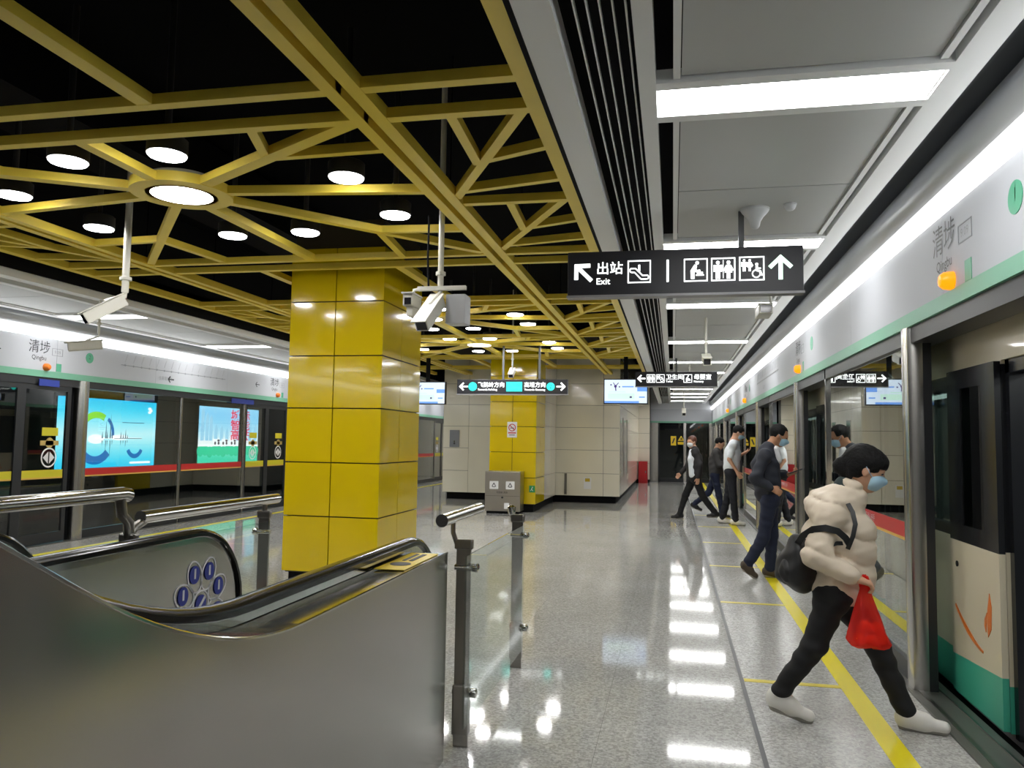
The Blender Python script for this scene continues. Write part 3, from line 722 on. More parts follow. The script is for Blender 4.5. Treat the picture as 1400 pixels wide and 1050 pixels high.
f = Flat((x0, YS - 0.003, zc), UX, VZ); arrow(f, 293 * pu, 0.155, 90); f.obj('up_arrow', SIGNG, t)
text('出站', (x0 + 41 * pu, YS - 0.003, zc + 0.022), UX, VZ, 0.092, SIGNW, t, 'exit_lettering', bold=0.0008)
text('Exit', (x0 + 41 * pu, YS - 0.003, zc - 0.063), UX, VZ, 0.062, SIGNW, t, 'exit_lettering_latin', bold=0.0004)
# toilet and nursery sign further along
YS = 14.6; x0, x1, z0, z1 = -0.68, 0.79, 2.53, 2.80
t = sign_box('hanging_sign', 'black hanging sign with toilet and nursery lettering in front of the wall screen', x0, x1, YS, z0, z1, (0.06,), ZC + 0.02)
pu = (x1 - x0) / 112.0; zc = (z0 + z1) / 2 + 0.01
f = Flat((x0, YS - 0.003, zc), UX, VZ); arrow(f, 8.5 * pu, 0.14, 180); f.obj('left_arrow', SIGNW, t)
sym('wc', 21.5 * pu, 0.15); sym('wheel', 34.5 * pu, 0.15); sym('baby', 72 * pu, 0.15)
text('卫生间', (x0 + 42 * pu, YS - 0.003, zc + 0.022), UX, VZ, 0.105, SIGNW, t, 'toilet_lettering', bold=0.001)
text('Toilet', (x0 + 42 * pu, YS - 0.003, zc - 0.055), UX, VZ, 0.052, SIGNW, t, 'toilet_lettering_latin', bold=0.0005)
text('母婴室', (x0 + 80 * pu, YS - 0.003, zc + 0.022), UX, VZ, 0.105, SIGNW, t, 'nursery_lettering', bold=0.001)
text('Nursery', (x0 + 80 * pu, YS - 0.003, zc - 0.055), UX, VZ, 0.052, SIGNW, t, 'nursery_lettering_latin', bold=0.0005)
# line direction sign
YS = 13.5; x0, x1, z0, z1 = -3.785, -1.795, 2.31, 2.572
t = sign_box('hanging_sign', 'black hanging sign with two arrows and turquoise line badges before the second column', x0, x1, YS, z0, z1, (-2.95, -2.3), ZL + 0.02)
pu = (x1 - x0) / 151.0; zc = (z0 + z1) / 2 + 0.005
f = Flat((x0, YS - 0.003, zc), UX, VZ); arrow(f, 9.5 * pu, 0.15, 180); f.obj('left_arrow', SIGNW, t)
f = Flat((x0, YS - 0.003, zc), UX, VZ); arrow(f, 142 * pu, 0.15, 0); f.obj('right_arrow', SIGNW, t)
f = Flat((x0, YS - 0.003, zc), UX, VZ); f.circ(22 * pu, 0, 0.077, 24); f.obj('line_badge', SIGNC, t)
f = Flat((x0, YS - 0.003, zc), UX, VZ); f.circ(128.5 * pu, 0, 0.07, 24); f.obj('line_badge', SIGNC, t)
f = Flat((x0, YS - 0.003, zc), UX, VZ); f.rect(68.5 * pu, 90 * pu, -0.085, 0.082); f.obj('line_badge', SIGNC, t)
for cu, s_ in ((22, '1'), (128.5, '2')): text(s_, (x0 + cu * pu, YS - 0.006, zc), UX, VZ, 0.10, SIGNK, t, 'badge_number', 'CENTER')
text('九号线', (x0 + 79.2 * pu, YS - 0.006, zc + 0.025), UX, VZ, 0.075, SIGNK, t, 'line_name', 'CENTER')
text('Line 9', (x0 + 79.2 * pu, YS - 0.006, zc - 0.05), UX, VZ, 0.05, SIGNK, t, 'line_name_latin', 'CENTER')
text('飞鹅岭方向', (x0 + 29 * pu, YS - 0.003, zc + 0.025), UX, VZ, 0.098, SIGNW, t, 'direction_lettering', bold=0.001)
text("Towards Fei'eling", (x0 + 29 * pu, YS - 0.003, zc - 0.055), UX, VZ, 0.05, SIGNW, t, 'direction_lettering_latin', bold=0.0008)
text('高增方向', (x0 + 92.5 * pu, YS - 0.003, zc + 0.025), UX, VZ, 0.098, SIGNW, t, 'direction_lettering', bold=0.001)
text('Towards Gaozeng', (x0 + 93 * pu, YS - 0.003, zc - 0.055), UX, VZ, 0.05, SIGNW, t, 'direction_lettering_latin', bold=0.001)

# ================================================================== hanging screens
def screen(label, x0, x1, y, z0, z1, poster=True, yaw=0):
    t = thing('information_screen', label, 'screen', ((x0 + x1) / 2, y, z0))
    MB().box(x0, x1, y, y + 0.09, z0, z1).obj('screen_case', mat('screen_case', (0.015, 0.015, 0.018), 0.35), t, bevel=0.006)
    MB().box((x0 + x1) / 2 - 0.04, (x0 + x1) / 2 + 0.04, y + 0.03, y + 0.07, z1 - 0.01, ZL + 0.03).obj('hanger', BLACK, t)
    W, H = x1 - x0, z1 - z0; fr = 0.02
    f = Flat((x0, y - 0.001, z0), UX, VZ); f.rect(fr, W - fr, fr, H - fr); f.obj('display', emis('display_white', (0.70, 0.84, 1.0), 0.52), t)
    f = Flat((x0, y - 0.004, z0), UX, VZ); f.rect(fr, W * 0.8, fr, H * 0.12); f.rect(W * 0.76, W - fr, H * 0.5, H * 0.66); f.rect(W * 0.42, W * 0.68, H * 0.66, H * 0.71)
    f.rect(W * 0.80, W * 0.93, H * 0.25, H * 0.30); f.obj('display_blue', emis('display_blue', (0.16, 0.36, 0.9), 0.5), t)
    f = Flat((x0, y - 0.004, z0), UX, VZ); f.rect(W * 0.1, W * 0.7, H * 0.2, H * 0.42); f.rect(W * 0.12, W * 0.5, H * 0.46, H * 0.5); f.obj('display_pale', emis('display_pale', (0.62, 0.92, 0.78), 0.5), t)
    f = Flat((x0, y - 0.006, z0), UX, VZ); f.circ(W * 0.27, H * 0.70, H * 0.055); f.line(W * 0.27, H * 0.7, W * 0.22, H * 0.85, 0.015); f.line(W * 0.27, H * 0.7, W * 0.34, H * 0.84, 0.015); f.line(W * 0.27, H * 0.7, W * 0.28, H * 0.52, 0.02); f.circ(W * 0.17, H * 0.76, H * 0.03); f.circ(W * 0.36, H * 0.68, H * 0.03)
    f.rect(W * 0.59, W * 0.64, H * 0.24, H * 0.31); f.obj('display_dark', emis('display_dark', (0.06, 0.03, 0.16), 0.6), t)
    return t
screen('hanging information screen with a white display beside the toilet sign', -1.335, -0.475, 15.4, 2.24, 2.735)
screen('hanging information screen with a white display half behind the first yellow column', -5.35, -4.56, 15.4, 2.21, 2.68)

# ================================================================== cameras
def cctv(label, top, zarm, housing, aim, L_=0.34, w=0.085, r=0.022, pre=None):
    x, y, zt = top; t = thing('security_camera', label, 'camera', (x, y, zarm))
    MB().tube([(x, y, zt), (x, y, zarm)], r, 12).obj('drop_pole', CAMW, t, smooth=True)
    MB().lathe((x, y, zarm), [(r * 1.7, 0.10), (r * 1.7, 0.125), (r * 1.1, 0.13)], 14).obj('collar', CAMW, t, smooth=True)
    h = Vector(housing); a = Vector(aim).normalized()
    MB().tube([(x, y, zarm + 0.01), (x, y, zarm - 0.03), tuple(h + Vector((0, 0, w * 0.55)))], r * 0.75, 8).obj('bracket', CAMW, t)
    sd = a.cross(Vector((0, 0, 1))).normalized(); up = sd.cross(a)
    def ob(u0, u1, s0, s1, v0, v1):
        P = lambda u, s_, v: h + a * u + sd * s_ + up * v
        return MB().hexa([P(u0, s0, v0), P(u1, s0, v0), P(u1, s1, v0), P(u0, s1, v0), P(u0, s0, v1), P(u1, s0, v1), P(u1, s1, v1), P(u0, s1, v1)])
    ob(-L_ / 2, L_ / 2, -w / 2, w / 2, -w / 2, w * 0.42).obj('housing', CAMW, t, bevel=0.008)
    ob(-L_ / 2 - 0.01, L_ / 2 + 0.035, -w * 0.56, w * 0.56, w * 0.44, w * 0.52).obj('sun_shield', CAMW, t)
    ob(L_ / 2 - 0.004, L_ / 2 + 0.003, -w * 0.4, w * 0.4, -w * 0.38, w * 0.30).obj('lens_window', mat('lens_black', (0.02, 0.02, 0.025), 0.1), t)
    return t
# camera cluster over the hall
t = cctv('white box camera pointing at us, lowest of the cluster on its ceiling pole', (-1.70, 5.55, 4.26), 2.62, (-1.735, 5.42, 2.42), (-0.10, -0.75, -0.62), 0.36, 0.10)
MB().box(-1.87, -1.50, 5.52, 5.56, 2.605, 2.635).obj('cross_arm', CAMW, t)
MB().box(-1.66, -1.51, 5.56, 5.72, 2.36, 2.58).obj('junction_box', mat('junction_box_grey', (0.55, 0.56, 0.58), 0.4), t, bevel=0.006)
MB().tube([(-1.80, 5.55, ZL + 0.03), (-1.80, 5.54, 2.85), (-1.79, 5.54, 2.64)], 0.008, 6).obj('cable', BLACK, t)
t2 = thing('security_camera', 'small white camera on the side arm of the camera cluster', 'camera', (-1.90, 5.50, 2.50))
MB().box(-1.94, -1.86, 5.40, 5.60, 2.47, 2.56).obj('housing', CAMW, t2, bevel=0.008)
MB().box(-1.925, -1.875, 5.394, 5.402, 2.48, 2.53).obj('lens_window', MATS['lens_black'], t2)
MB().box(-1.945, -1.855, 5.38, 5.61, 2.56, 2.57).obj('sun_shield', CAMW, t2)
MB().tube([(-1.90, 5.52, 2.56), (-1.90, 5.53, 2.61), (-1.84, 5.54, 2.62)], 0.012, 8).obj('bracket', CAMW, t2)
MB().box(-1.92, -1.87, 5.43, 5.56, 2.40, 2.47).obj('base_joint', CAMW, t2, bevel=0.006)
cctv('white box camera on a thick pole by the left side of the lattice', (-4.40, 5.58, 4.26), 2.66, (-4.47, 5.44, 2.50), (-0.50, -0.62, -0.52), 0.34, 0.105, 0.028)
cctv('small white box camera on a thin rod nearer the left platform screen', (-6.3, 7.6, ZC + 0.02), 2.62, (-6.42, 7.55, 2.48), (-0.75, -0.60, -0.14), 0.34, 0.10, 0.014)
cctv('white box camera on a thin rod in the boarding aisle behind the exit sign', (0.40, 9.9, ZC + 0.02), 2.62, (0.40, 9.8, 2.52), (0.02, -0.95, -0.25), 0.30, 0.10, 0.016)
cctv('tiny white camera on a thin rod at the far end of the boarding aisle', (0.32, 24.0, ZC + 0.02), 2.55, (0.32, 23.9, 2.42), (0.0, -0.9, -0.45), 0.30, 0.11, 0.016)
cctv('white box camera under the aisle ceiling behind the toilet sign', (0.32, 15.8, ZC + 0.02), 2.86, (0.32, 15.7, 2.74), (0.0, -0.95, -0.25), 0.26, 0.09, 0.014)
cctv('white camera hanging in front of the second yellow column above the line sign', (-2.86, 13.9, 4.26), 2.86, (-2.86, 13.85, 2.72), (0.0, -0.8, -0.5), 0.22, 0.09, 0.016)
t = thing('security_camera', 'flat white camera fixed low under the boarding aisle ceiling rail', 'camera', (0.92, 8.0, ZC - 0.02))
MB().tube([(0.95, 8.05, ZC - 0.01), (0.95, 8.05, 2.82)], 0.014, 8).obj('drop_pole', CAMW, t)
MB().box(0.80, 0.93, 7.7, 8.05, 2.74, 2.83).obj('housing', CAMW, t, bevel=0.008); MB().box(0.795, 0.93, 7.69, 8.06, 2.83, 2.84).obj('sun_shield', CAMW, t)
MB().box(0.815, 0.915, 7.695, 7.702, 2.75, 2.82).obj('lens_window', MATS['lens_black'], t)
# ceiling dome speaker and detector
t = thing('ceiling_speaker', 'white conical fitting under the grey ceiling panel above the exit sign', 'ceiling speaker', (0.53, 5.3, ZC))
MB().lathe((0.53, 5.3, ZC), [(0.088, 0.004), (0.090, -0.012), (0.082, -0.025), (0.055, -0.055), (0.036, -0.085), (0.030, -0.115), (0.02, -0.13), (0.003, -0.135)], 28).obj('cone', WHITE, t, smooth=True)
MB().lathe((0.53, 5.3, ZC), [(0.094, 0.006), (0.094, -0.006), (0.088, -0.008)], 28).obj('rim', WHITE, t, smooth=True)
t = thing('smoke_detector', 'small white round smoke detector next to the conical ceiling fitting', 'detector', (0.74, 5.22, ZC))
MB().lathe((0.74, 5.22, ZC), [(0.036, 0.004), (0.038, -0.015), (0.03, -0.032), (0.022, -0.04), (0.003, -0.042)], 20).obj('cover', WHITE, t, smooth=True)
MB().lathe((0.74, 5.22, ZC), [(0.042, 0.006), (0.042, -0.006), (0.04, -0.008)], 20).obj('base', WHITE, t, smooth=True)

# ================================================================== wall and column details
t = thing('no_smoking_sign', 'white no-smoking sign on the second yellow column', 'sign', (-3.335, 16.275, 1.56))
MB().box(-3.44, -3.23, 16.272, 16.281, 1.56, 1.89).obj('plate', WPRINT, t)
f = Flat((-3.335, 16.270, 1.77), UX, VZ); f.arc(0, 0, 0.062, 0.08, 0, 360, 24); f.line(-0.05, 0.05, 0.05, -0.05, 0.018); f.rect(-0.085, 0.085, -0.125, -0.10); f.obj('red_print', mat('red_print', srgb(190, 30, 40), 0.5), t)
f = Flat((-3.335, 16.269, 1.77), UX, VZ); f.line(-0.045, -0.01, 0.04, -0.01, 0.014); f.rect(-0.06, 0.06, -0.165, -0.15); f.obj('black_print', INK, t)
f_ = Flat((-2.835, 16.276, 0.50), UX, VZ)
t = thing('exit_marker', 'small green exit running-man marker on the corner of the second column', 'sign', (-2.88, 16.27, 0.48))
MB().box(-2.95, -2.83, 16.268, 16.281, 0.42, 0.56).obj('plate', mat('exit_green', srgb(30, 150, 80), 0.4), t)
f = Flat((-2.89, 16.266, 0.49), UX, VZ); f.circ(0.01, 0.035, 0.012, 10); f.line(0, 0.02, -0.01, -0.015, 0.02); f.line(-0.01, -0.01, 0.025, -0.04, 0.012); f.line(-0.01, -0.01, -0.035, -0.04, 0.012); f.obj('figure', WPRINT, t)
t = thing('wall_cabinet', 'grey metal wall box on the cream panels left of the second column', 'cabinet', (-5.445, 19.29, 1.31))
MB().box(-5.57, -5.32, 19.27, 19.302, 1.31, 1.74).obj('door', mat('cabinet_grey', (0.22, 0.23, 0.25), 0.4, 0.3), t, bevel=0.004)
MB().lathe((-5.445, 19.268, 1.40), [(0.025, 0), (0.025, 0.01)], 14, 'y').obj('lock', INK, t); MB().box(-5.46, -5.43, 19.262, 19.27, 1.43, 1.47).obj('handle', STEEL_P, t)
t = thing('fire_alarm', 'dark red fire alarm box on the wall beside the second column', 'alarm', (-3.98, 19.29, 1.6))
MB().box(-4.06, -3.92, 19.25, 19.302, 1.60, 1.83).obj('case', mat('alarm_red', srgb(130, 40, 25), 0.4), t, bevel=0.005); MB().lathe((-3.99, 19.25, 1.72), [(0.03, 0), (0.03, -0.01)], 14, 'y').obj('button', mat('alarm_button', srgb(200, 60, 40), 0.4), t)
t = thing('wall_notice', 'small red lettered notice on the cream service door', 'notice', (-4.2, 19.29, 1.35))
MB().box(-4.27, -4.12, 19.294, 19.302, 1.30, 1.45).obj('plate', mat('notice_cream', srgb(210, 205, 195), 0.4), t)
text('消火栓', (-4.195, 19.292, 1.375), UX, VZ, 0.045, MATS['red_print'], t, 'lettering', 'CENTER')
t = thing('wall_sticker', 'round yellow and white sticker low on the cream wall', 'sticker', (-2.05, 19.29, 0.4))
MB().box(-2.14, -1.96, 19.295, 19.302, 0.34, 0.62).obj('plate', WPRINT, t); f = Flat((-2.05, 19.293, 0.54), UX, VZ); f.rect(-0.06, 0.06, -0.02, 0.06); f.obj('print', mat('sticker_yellow', srgb(200, 170, 40), 0.5), t)
t = thing('hydrant_box', 'red floor-standing fire hydrant box in the far corner', 'hydrant box', (-1.08, 29.5, 0))
MB().box(-1.24, -0.92, 29.3, 29.78, 0.0, 0.80).obj('body', mat('hydrant_red', srgb(176, 22, 30), 0.35), t, bevel=0.01); MB().box(-1.23, -0.93, 29.285, 29.30, 0.05, 0.76).obj('door', MATS['hydrant_red'], t)
MB().box(-1.0, -0.97, 29.27, 29.286, 0.38, 0.46).obj('handle', STEEL_P, t)
# recycling bin
t = thing('recycling_bin', 'brushed steel double litter bin with white symbols before the second column', 'bin', (-3.43, 16.0, 0))
MB().box(-3.79, -3.05, 15.80, 16.22, 0.05, 0.86).obj('body', mat('bin_steel', (0.42, 0.39, 0.34), 0.3, 1.0), t, bevel=0.01)
MB().box(-3.76, -3.08, 15.83, 16.2, 0, 0.05).obj('foot', BLACK, t)
for x in (-3.60, -3.26):
    MB().box(x - 0.09, x + 0.09, 15.792, 15.803, 0.50, 0.66).obj('label_plate', WPRINT, t)
    f = Flat((x, 15.79, 0.58), UX, VZ); f.line(-0.04, -0.03, 0, 0.045, 0.014); f.line(0, 0.045, 0.04, -0.03, 0.014); f.line(-0.03, -0.035, 0.03, -0.035, 0.014); f.obj('recycle_symbol', INK, t)
text('可回收 其他', (-3.43, 15.797, 0.43), UX, VZ, 0.045, INK, t, 'lettering', 'CENTER')
MB().lathe((-3.42, 15.80, 0.33), [(0.02, 0), (0.02, -0.02)], 12, 'y').obj('lock', INK, t)
MB().box(-3.38, -3.28, 15.792, 15.803, 0.10, 0.22).obj('label_plate', WPRINT, t)
MB().box(-3.78, -3.06, 15.794, 15.80, 0.36, 0.364).obj('door_gap', INK, t)
# ================================================================== escalator
def prof_z(y, zt):                               # top line: flat landing, then a curve into the 30 degree flight rising towards -y
    y1, y2, sl = 2.15, 1.25, 0.577
    if y >= y1: return zt
    if y >= y2:
        u = (y1 - y) / (y1 - y2); return zt + sl * (y1 - y2) * u * u / 2
    return zt + sl * (y1 - y2) / 2 + sl * (y2 - y)
YEND = -1.6
def rail_path(zt, ynew=4.06, rad=0.42, ye=YEND, down=0.34):
    pts = []
    # newel: quarter ellipse down at the far end
    for i in range(0, 9):
        a = math.pi / 2 * (1 - i / 8.0)           # from horizontal tangent end to top
    P = []
    for i in range(13):
        a = math.radians(-25 + 115 * i / 12.0)
        P.append((ynew - rad + rad * math.cos(a), zt - rad + rad * math.sin(a)))
    y = ynew - rad - 0.05
    while y > ye:
        P.append((y, prof_z(y, zt))); y -= 0.09
    return P
def frames(P, x, sd=(1, 0, 0)):
    out = []
    for i, (y, z) in enumerate(P):
        a = P[max(i - 1, 0)]; c = P[min(i + 1, len(P) - 1)]
        t = Vector((0, c[0] - a[0], c[1] - a[1])).normalized(); up = Vector((1, 0, 0)).cross(t)
        if up.z < 0 and i > 8: up = -up
        if i <= 8 and up.y < 0 and up.z < 0: up = -up
        out.append(((x, y, z), sd, up))
    # keep consistent orientation
    for i in range(1, len(out)):
        if out[i][2].dot(out[i - 1][2]) < 0: out[i] = (out[i][0], out[i][1], -out[i][2])
    if out[-1][2].z < 0: out = [(a, b_, -c) for a, b_, c in out]
    return out
ZT = 1.0
def escalator(xc, name, label, deco=True, dy=0.0):
    t = thing(name, label, 'escalator', (xc, 1.0, 0))
    XN, XF = xc + 0.575, xc - 0.575              # handrail centres
    for side, xr in ((1, XN), (-1, XF)):
        P = rail_path(ZT); Pd = [(y + dy, z) for y, z in P]
        fr = frames(Pd, xr)
        hr = [(-0.040, -0.012), (-0.040, 0.006), (-0.028, 0.020), (0.0, 0.025), (0.028, 0.020), (0.040, 0.006), (0.040, -0.012), (0.026, -0.018), (-0.026, -0.018)]
        MB().sweep(fr, hr).obj('handrail', RUBBER, t, smooth=True)
        gd = [(-0.024, -0.05), (-0.024, -0.017), (0.024, -0.017), (0.024, -0.05)]
        MB().sweep(fr, gd).obj('handrail_guide', STEEL_P, t, smooth=True)
        # inner panel with a rounded newel end
        top = [(y, z - 0.045 if y + 0 < 4.06 - 0.42 else z) for y, z in P]
        rad = 0.375; C = (4.06 - 0.42, ZT - 0.42)
        end = [(C[0] + rad * math.cos(math.radians(a)), C[1] + rad * math.sin(math.radians(a))) for a in range(-60, 91, 10)]
        run = [(y, prof_z(y, ZT) - 0.045) for y in np.arange(C[0] - 0.05, YEND, -0.09)]
        low = [(y, prof_z(y, 0.02)) for y in np.arange(YEND, C[0] + 0.05, 0.09)]
        poly = [(y + dy, z) for y, z in end + run + low + [(C[0] + 0.1, 0.02)]]
        xi = xr - side * 0.012
        # built as a strip of quads so the curved outline stays clean
        b = MB()
        up_ = end + run
        ys_ = sorted(set(round(y, 4) for y, z in up_))
        def topz(y):
            if y > C[0]: return C[1] + math.sqrt(max(0, rad * rad - (y - C[0]) ** 2))
            return prof_z(y, ZT) - 0.045
        prev = None
        for y in ys_:
            zl = max(0.0, prof_z(y, 0.02) - 0.02) if y < C[0] else 0.02
            cur = (y, zl, topz(y))
            if prev:
                for xx in (xi - 0.012, xi + 0.012):
                    b.quad((xx, prev[0] + dy, prev[1]), (xx, cur[0] + dy, cur[1]), (xx, cur[0] + dy, cur[2]), (xx, prev[0] + dy, prev[2]))
            prev = cur
        b.obj('inner_panel', mat('inner_panel_steel', (0.56, 0.56, 0.54), 0.2, 1.0), t)
        # outer cladding and deck
        xo = xr + side * 0.20
        ye0 = 3.64
        yy = list(np.arange(YEND, ye0, 0.075)) + [ye0]
        b = MB(); d = MB()
        for a, c in zip(yy[:-1], yy[1:]):
            za, zc_ = prof_z(a, ZT - 0.04), prof_z(c, ZT - 0.04)
            la, lc = [max(0.0, prof_z(q, -0.05) - 0.35) if q < 0.9 else 0.0 for q in (a, c)]
            b.quad((xo, a + dy, la), (xo, c + dy, lc), (xo, c + dy, zc_), (xo, a + dy, za))
            xi2 = xr + side * 0.03
            d.quad((xo, a + dy, za), (xo, c + dy, zc_), (xi2, c + dy, zc_ - 0.005), (xi2, a + dy, za - 0.005))
        b.quad((xo, ye0 + dy, 0), (xr + side * 0.02, ye0 + dy, 0), (xr + side * 0.02, ye0 + dy, ZT - 0.045), (xo, ye0 + dy, ZT - 0.04))
        b.obj('outer_panel', STEEL_B, t, recalc=True, smooth=True); d.obj('deck', STEEL_P, t, smooth=True)
        e = MB().tube([(xo - side * 0.002, q + dy, prof_z(q, ZT - 0.04) + 0.001) for q in yy], 0.005, 6); e.obj('edge_bead', STEEL_P, t, smooth=True)
        if deco and side == 1:
            f = Flat((xo - 0.008, 3.08 + dy, ZT - 0.038), (0, 1, 0), (-1, 0, 0)); f.rect(0.02, 0.50, 0.02, 0.15); f.obj('warning_sticker', mat('deck_sticker_yellow', srgb(225, 195, 40), 0.4), t)
            f = Flat((xo - 0.008, 3.08 + dy, ZT - 0.036), (0, 1, 0), (-1, 0, 0)); f.circ(0.16, 0.085, 0.045); f.rect(0.25, 0.45, 0.06, 0.08); f.rect(0.25, 0.45, 0.095, 0.11); f.obj('sticker_print', INK, t)
        if deco and side == -1:
            # flower-shaped safety sticker on the far inner panel
            N = (xi + 0.0135, 3.69 + dy, 0.64)
            SW = mat('sticker_white', (0.7, 0.7, 0.72), 0.4); SB = mat('sticker_blue', srgb(30, 45, 140), 0.35); SR = mat('sticker_red', srgb(180, 60, 50), 0.4)
            def FN(n): return Flat((N[0] + 0.0015 * n, N[1], N[2]), (0, 1, 0), VZ)
            for k in range(8):
                a = math.radians(22.5 + 45 * k); c = (0.155 * math.cos(a), 0.155 * math.sin(a))
                el = lambda r1, r2: [(c[0] + r1 * math.cos(q) * math.cos(a) - r2 * math.sin(q) * math.sin(a), c[1] + r1 * math.cos(q) * math.sin(a) + r2 * math.sin(q) * math.cos(a)) for q in [2 * math.pi * i / 20 for i in range(20)]]
                o1, o2 = el(0.088, 0.062), el(0.080, 0.054); rim = FN(0)
                for i in range(20):
                    j = (i + 1) % 20; rim.poly([o1[i], o1[j], o2[j], o2[i]])
                petal = rim.obj('sticker_petal', SW, t)
                dd = FN(1); dd.circ(c[0] * 1.08, c[1] * 1.08, 0.042, 18, 0.046); dd.obj('petal_disc', SR if k in (5, 6) else SB, petal)
                w_ = FN(2); w_.line(c[0] * 1.08, c[1] * 1.08 - 0.02, c[0] * 1.08, c[1] * 1.08 + 0.031, 0.014); w_.obj('petal_figure', SW, petal)
            rim = FN(0); rim.arc(0, 0, 0.062, 0.07, 0, 360, 28); hub_ = rim.obj('sticker_centre', SW, t)
            dd = FN(1); dd.circ(0, 0, 0.045, 20); dd.obj('centre_disc', SB, hub_); w_ = FN(2); w_.line(-0.03, -0.03, 0.03, 0.03, 0.016); w_.obj('centre_figure', SW, hub_)
    # landing plate, comb and steps
    MB().box(xc - 0.52, xc + 0.52, 2.7 + dy, 4.3 + dy, 0.0, 0.012).obj('landing_plate', STEEL_P, t)
    MB().box(xc - 0.50, xc + 0.50, 2.6 + dy, 2.7 + dy, -0.002, 0.02).obj('comb_plate', mat('comb_yellow', srgb(200, 170, 20), 0.5), t)
    y = 2.6; z = 0.0; k = 0
    while y > YEND + 0.4:
        zz = max(0.0, prof_z(y - 0.2, 0.0))
        MB().box(xc - 0.50, xc + 0.50, y - 0.40 + dy, y + dy, zz - 0.23, zz).obj('step', mat('step_grey', (0.16, 0.16, 0.165), 0.4, 0.7), t)
        y -= 0.40
    return t
escalator(-1.825, 'escalator', 'stainless steel escalator with black handrails beside the glass railing')
escalator(-3.875, 'escalator', 'second steel escalator beyond the tube railing, only its rounded end showing', deco=False, dy=-0.42)

# ================================================================== railings
def rail_post(t, x, y, s, h=1.02, arm=0.0, clamp=True):
    """flat steel post with glass clamps; s = +1 glass clamps face +x"""
    MB().box(x - 0.037, x + 0.037, y - 0.009, y + 0.009, 0.0, 0.985).obj('post', POST_S, t, bevel=0.003)
    MB().box(x - 0.041, x + 0.041, y - 0.028, y + 0.028, 0.06, 0.30).obj('foot_bracket', POST_S, t, bevel=0.008)
    for z in (0.26, 0.865):
        MB().tube([(x - 0.045, y, z), (x + 0.045, y, z)], 0.016, 10).obj('glass_clamp', STEEL_P, t, smooth=True)
        MB().lathe((x + s * 0.045, y, z), [(0.02, 0), (0.024, s * 0.012), (0.024, s * 0.03), (0.012, s * 0.036)], 12, 'x').obj('clamp_knob', STEEL_P, t, smooth=True)
    b = MB(); b.box(x - 0.047, x + 0.047, y - 0.02, y + 0.02, 0.955, 1.005)
    b.obj('post_cap', POST_S, t, bevel=0.01)
xr = -1.0
t = thing('glass_railing', 'clear glass railing with two steel posts and a short steel tube beside the aisle', 'railing', (xr, 4.5, 0))
rail_post(t, xr - 0.02, 3.83, 1); rail_post(t, xr - 0.02, 5.21, 1)
MB().tube([(xr - 0.06, 3.83, 0.985), (xr - 0.07, 3.80, 1.04), (xr - 0.07, 3.80, 1.095)], 0.012, 8).obj('rail_arm', POST_S, t)
MB().tube([(xr - 0.07, 3.60, 1.115), (xr - 0.07, 4.34, 1.115)], 0.031, 18).obj('top_tube', STEEL_P, t, smooth=True)
MB().tube([(xr - 0.06, 5.21, 0.985), (xr - 0.07, 5.22, 1.04)], 0.014, 8).obj('rail_arm', POST_S, t)
MB().lathe((xr - 0.06, 5.20, 1.035), [(0.022, -0.03), (0.028, -0.01), (0.028, 0.02), (0.012, 0.03)], 12).obj('rail_socket', STEEL_P, t, smooth=True)
MB().box(xr + 0.020, xr + 0.030, 3.70, 5.19, 0.13, 0.94).obj('glass_panel', GLASS_R, t)
t = thing('tube_railing', 'steel tube handrails on flat posts running behind the escalator', 'railing', (-2.68, 4.0, 0))
xb = -2.68
rail_post(t, xb, 3.52, -1); rail_post(t, xb, 4.86, -1)
MB().tube([(xb, 3.60, 1.075), (xb, 5.02, 1.075)], 0.034, 18).obj('top_tube', STEEL_P, t, smooth=True)
MB().tube([(xb, 4.86, 0.98), (xb, 4.86, 1.06)], 0.016, 8).obj('rail_arm', POST_S, t)
MB().tube([(xb, 3.52, 0.98), (xb, 3.56, 1.03), (xb, 3.64, 1.06)], 0.022, 10).obj('rail_arm', POST_S, t, smooth=True)
MB().tube([(xb, 0.6, 1.205), (xb, 3.46, 1.205), (xb, 3.50, 1.195)], 0.034, 18).obj('top_tube', STEEL_P, t, smooth=True)
MB().tube([(xb, 3.44, 1.19), (xb, 3.46, 1.10), (xb, 3.51, 1.06), (xb, 3.52, 0.98)], 0.026, 10).obj('rail_arm', POST_S, t, smooth=True)
MB().box(xb + 0.045, xb + 0.055, 3.60, 4.84, 0.13, 0.94).obj('glass_panel', GLASS_R, t)
MB().box(xb + 0.045, xb + 0.055, 0.6, 3.44, 0.13, 0.94).obj('glass_panel', GLASS_R, t)
rail_post(t, xb, 0.65, -1); MB().tube([(xb, 0.65, 0.98), (xb, 0.65, 1.19)], 0.016, 8).obj('rail_arm', POST_S, t)
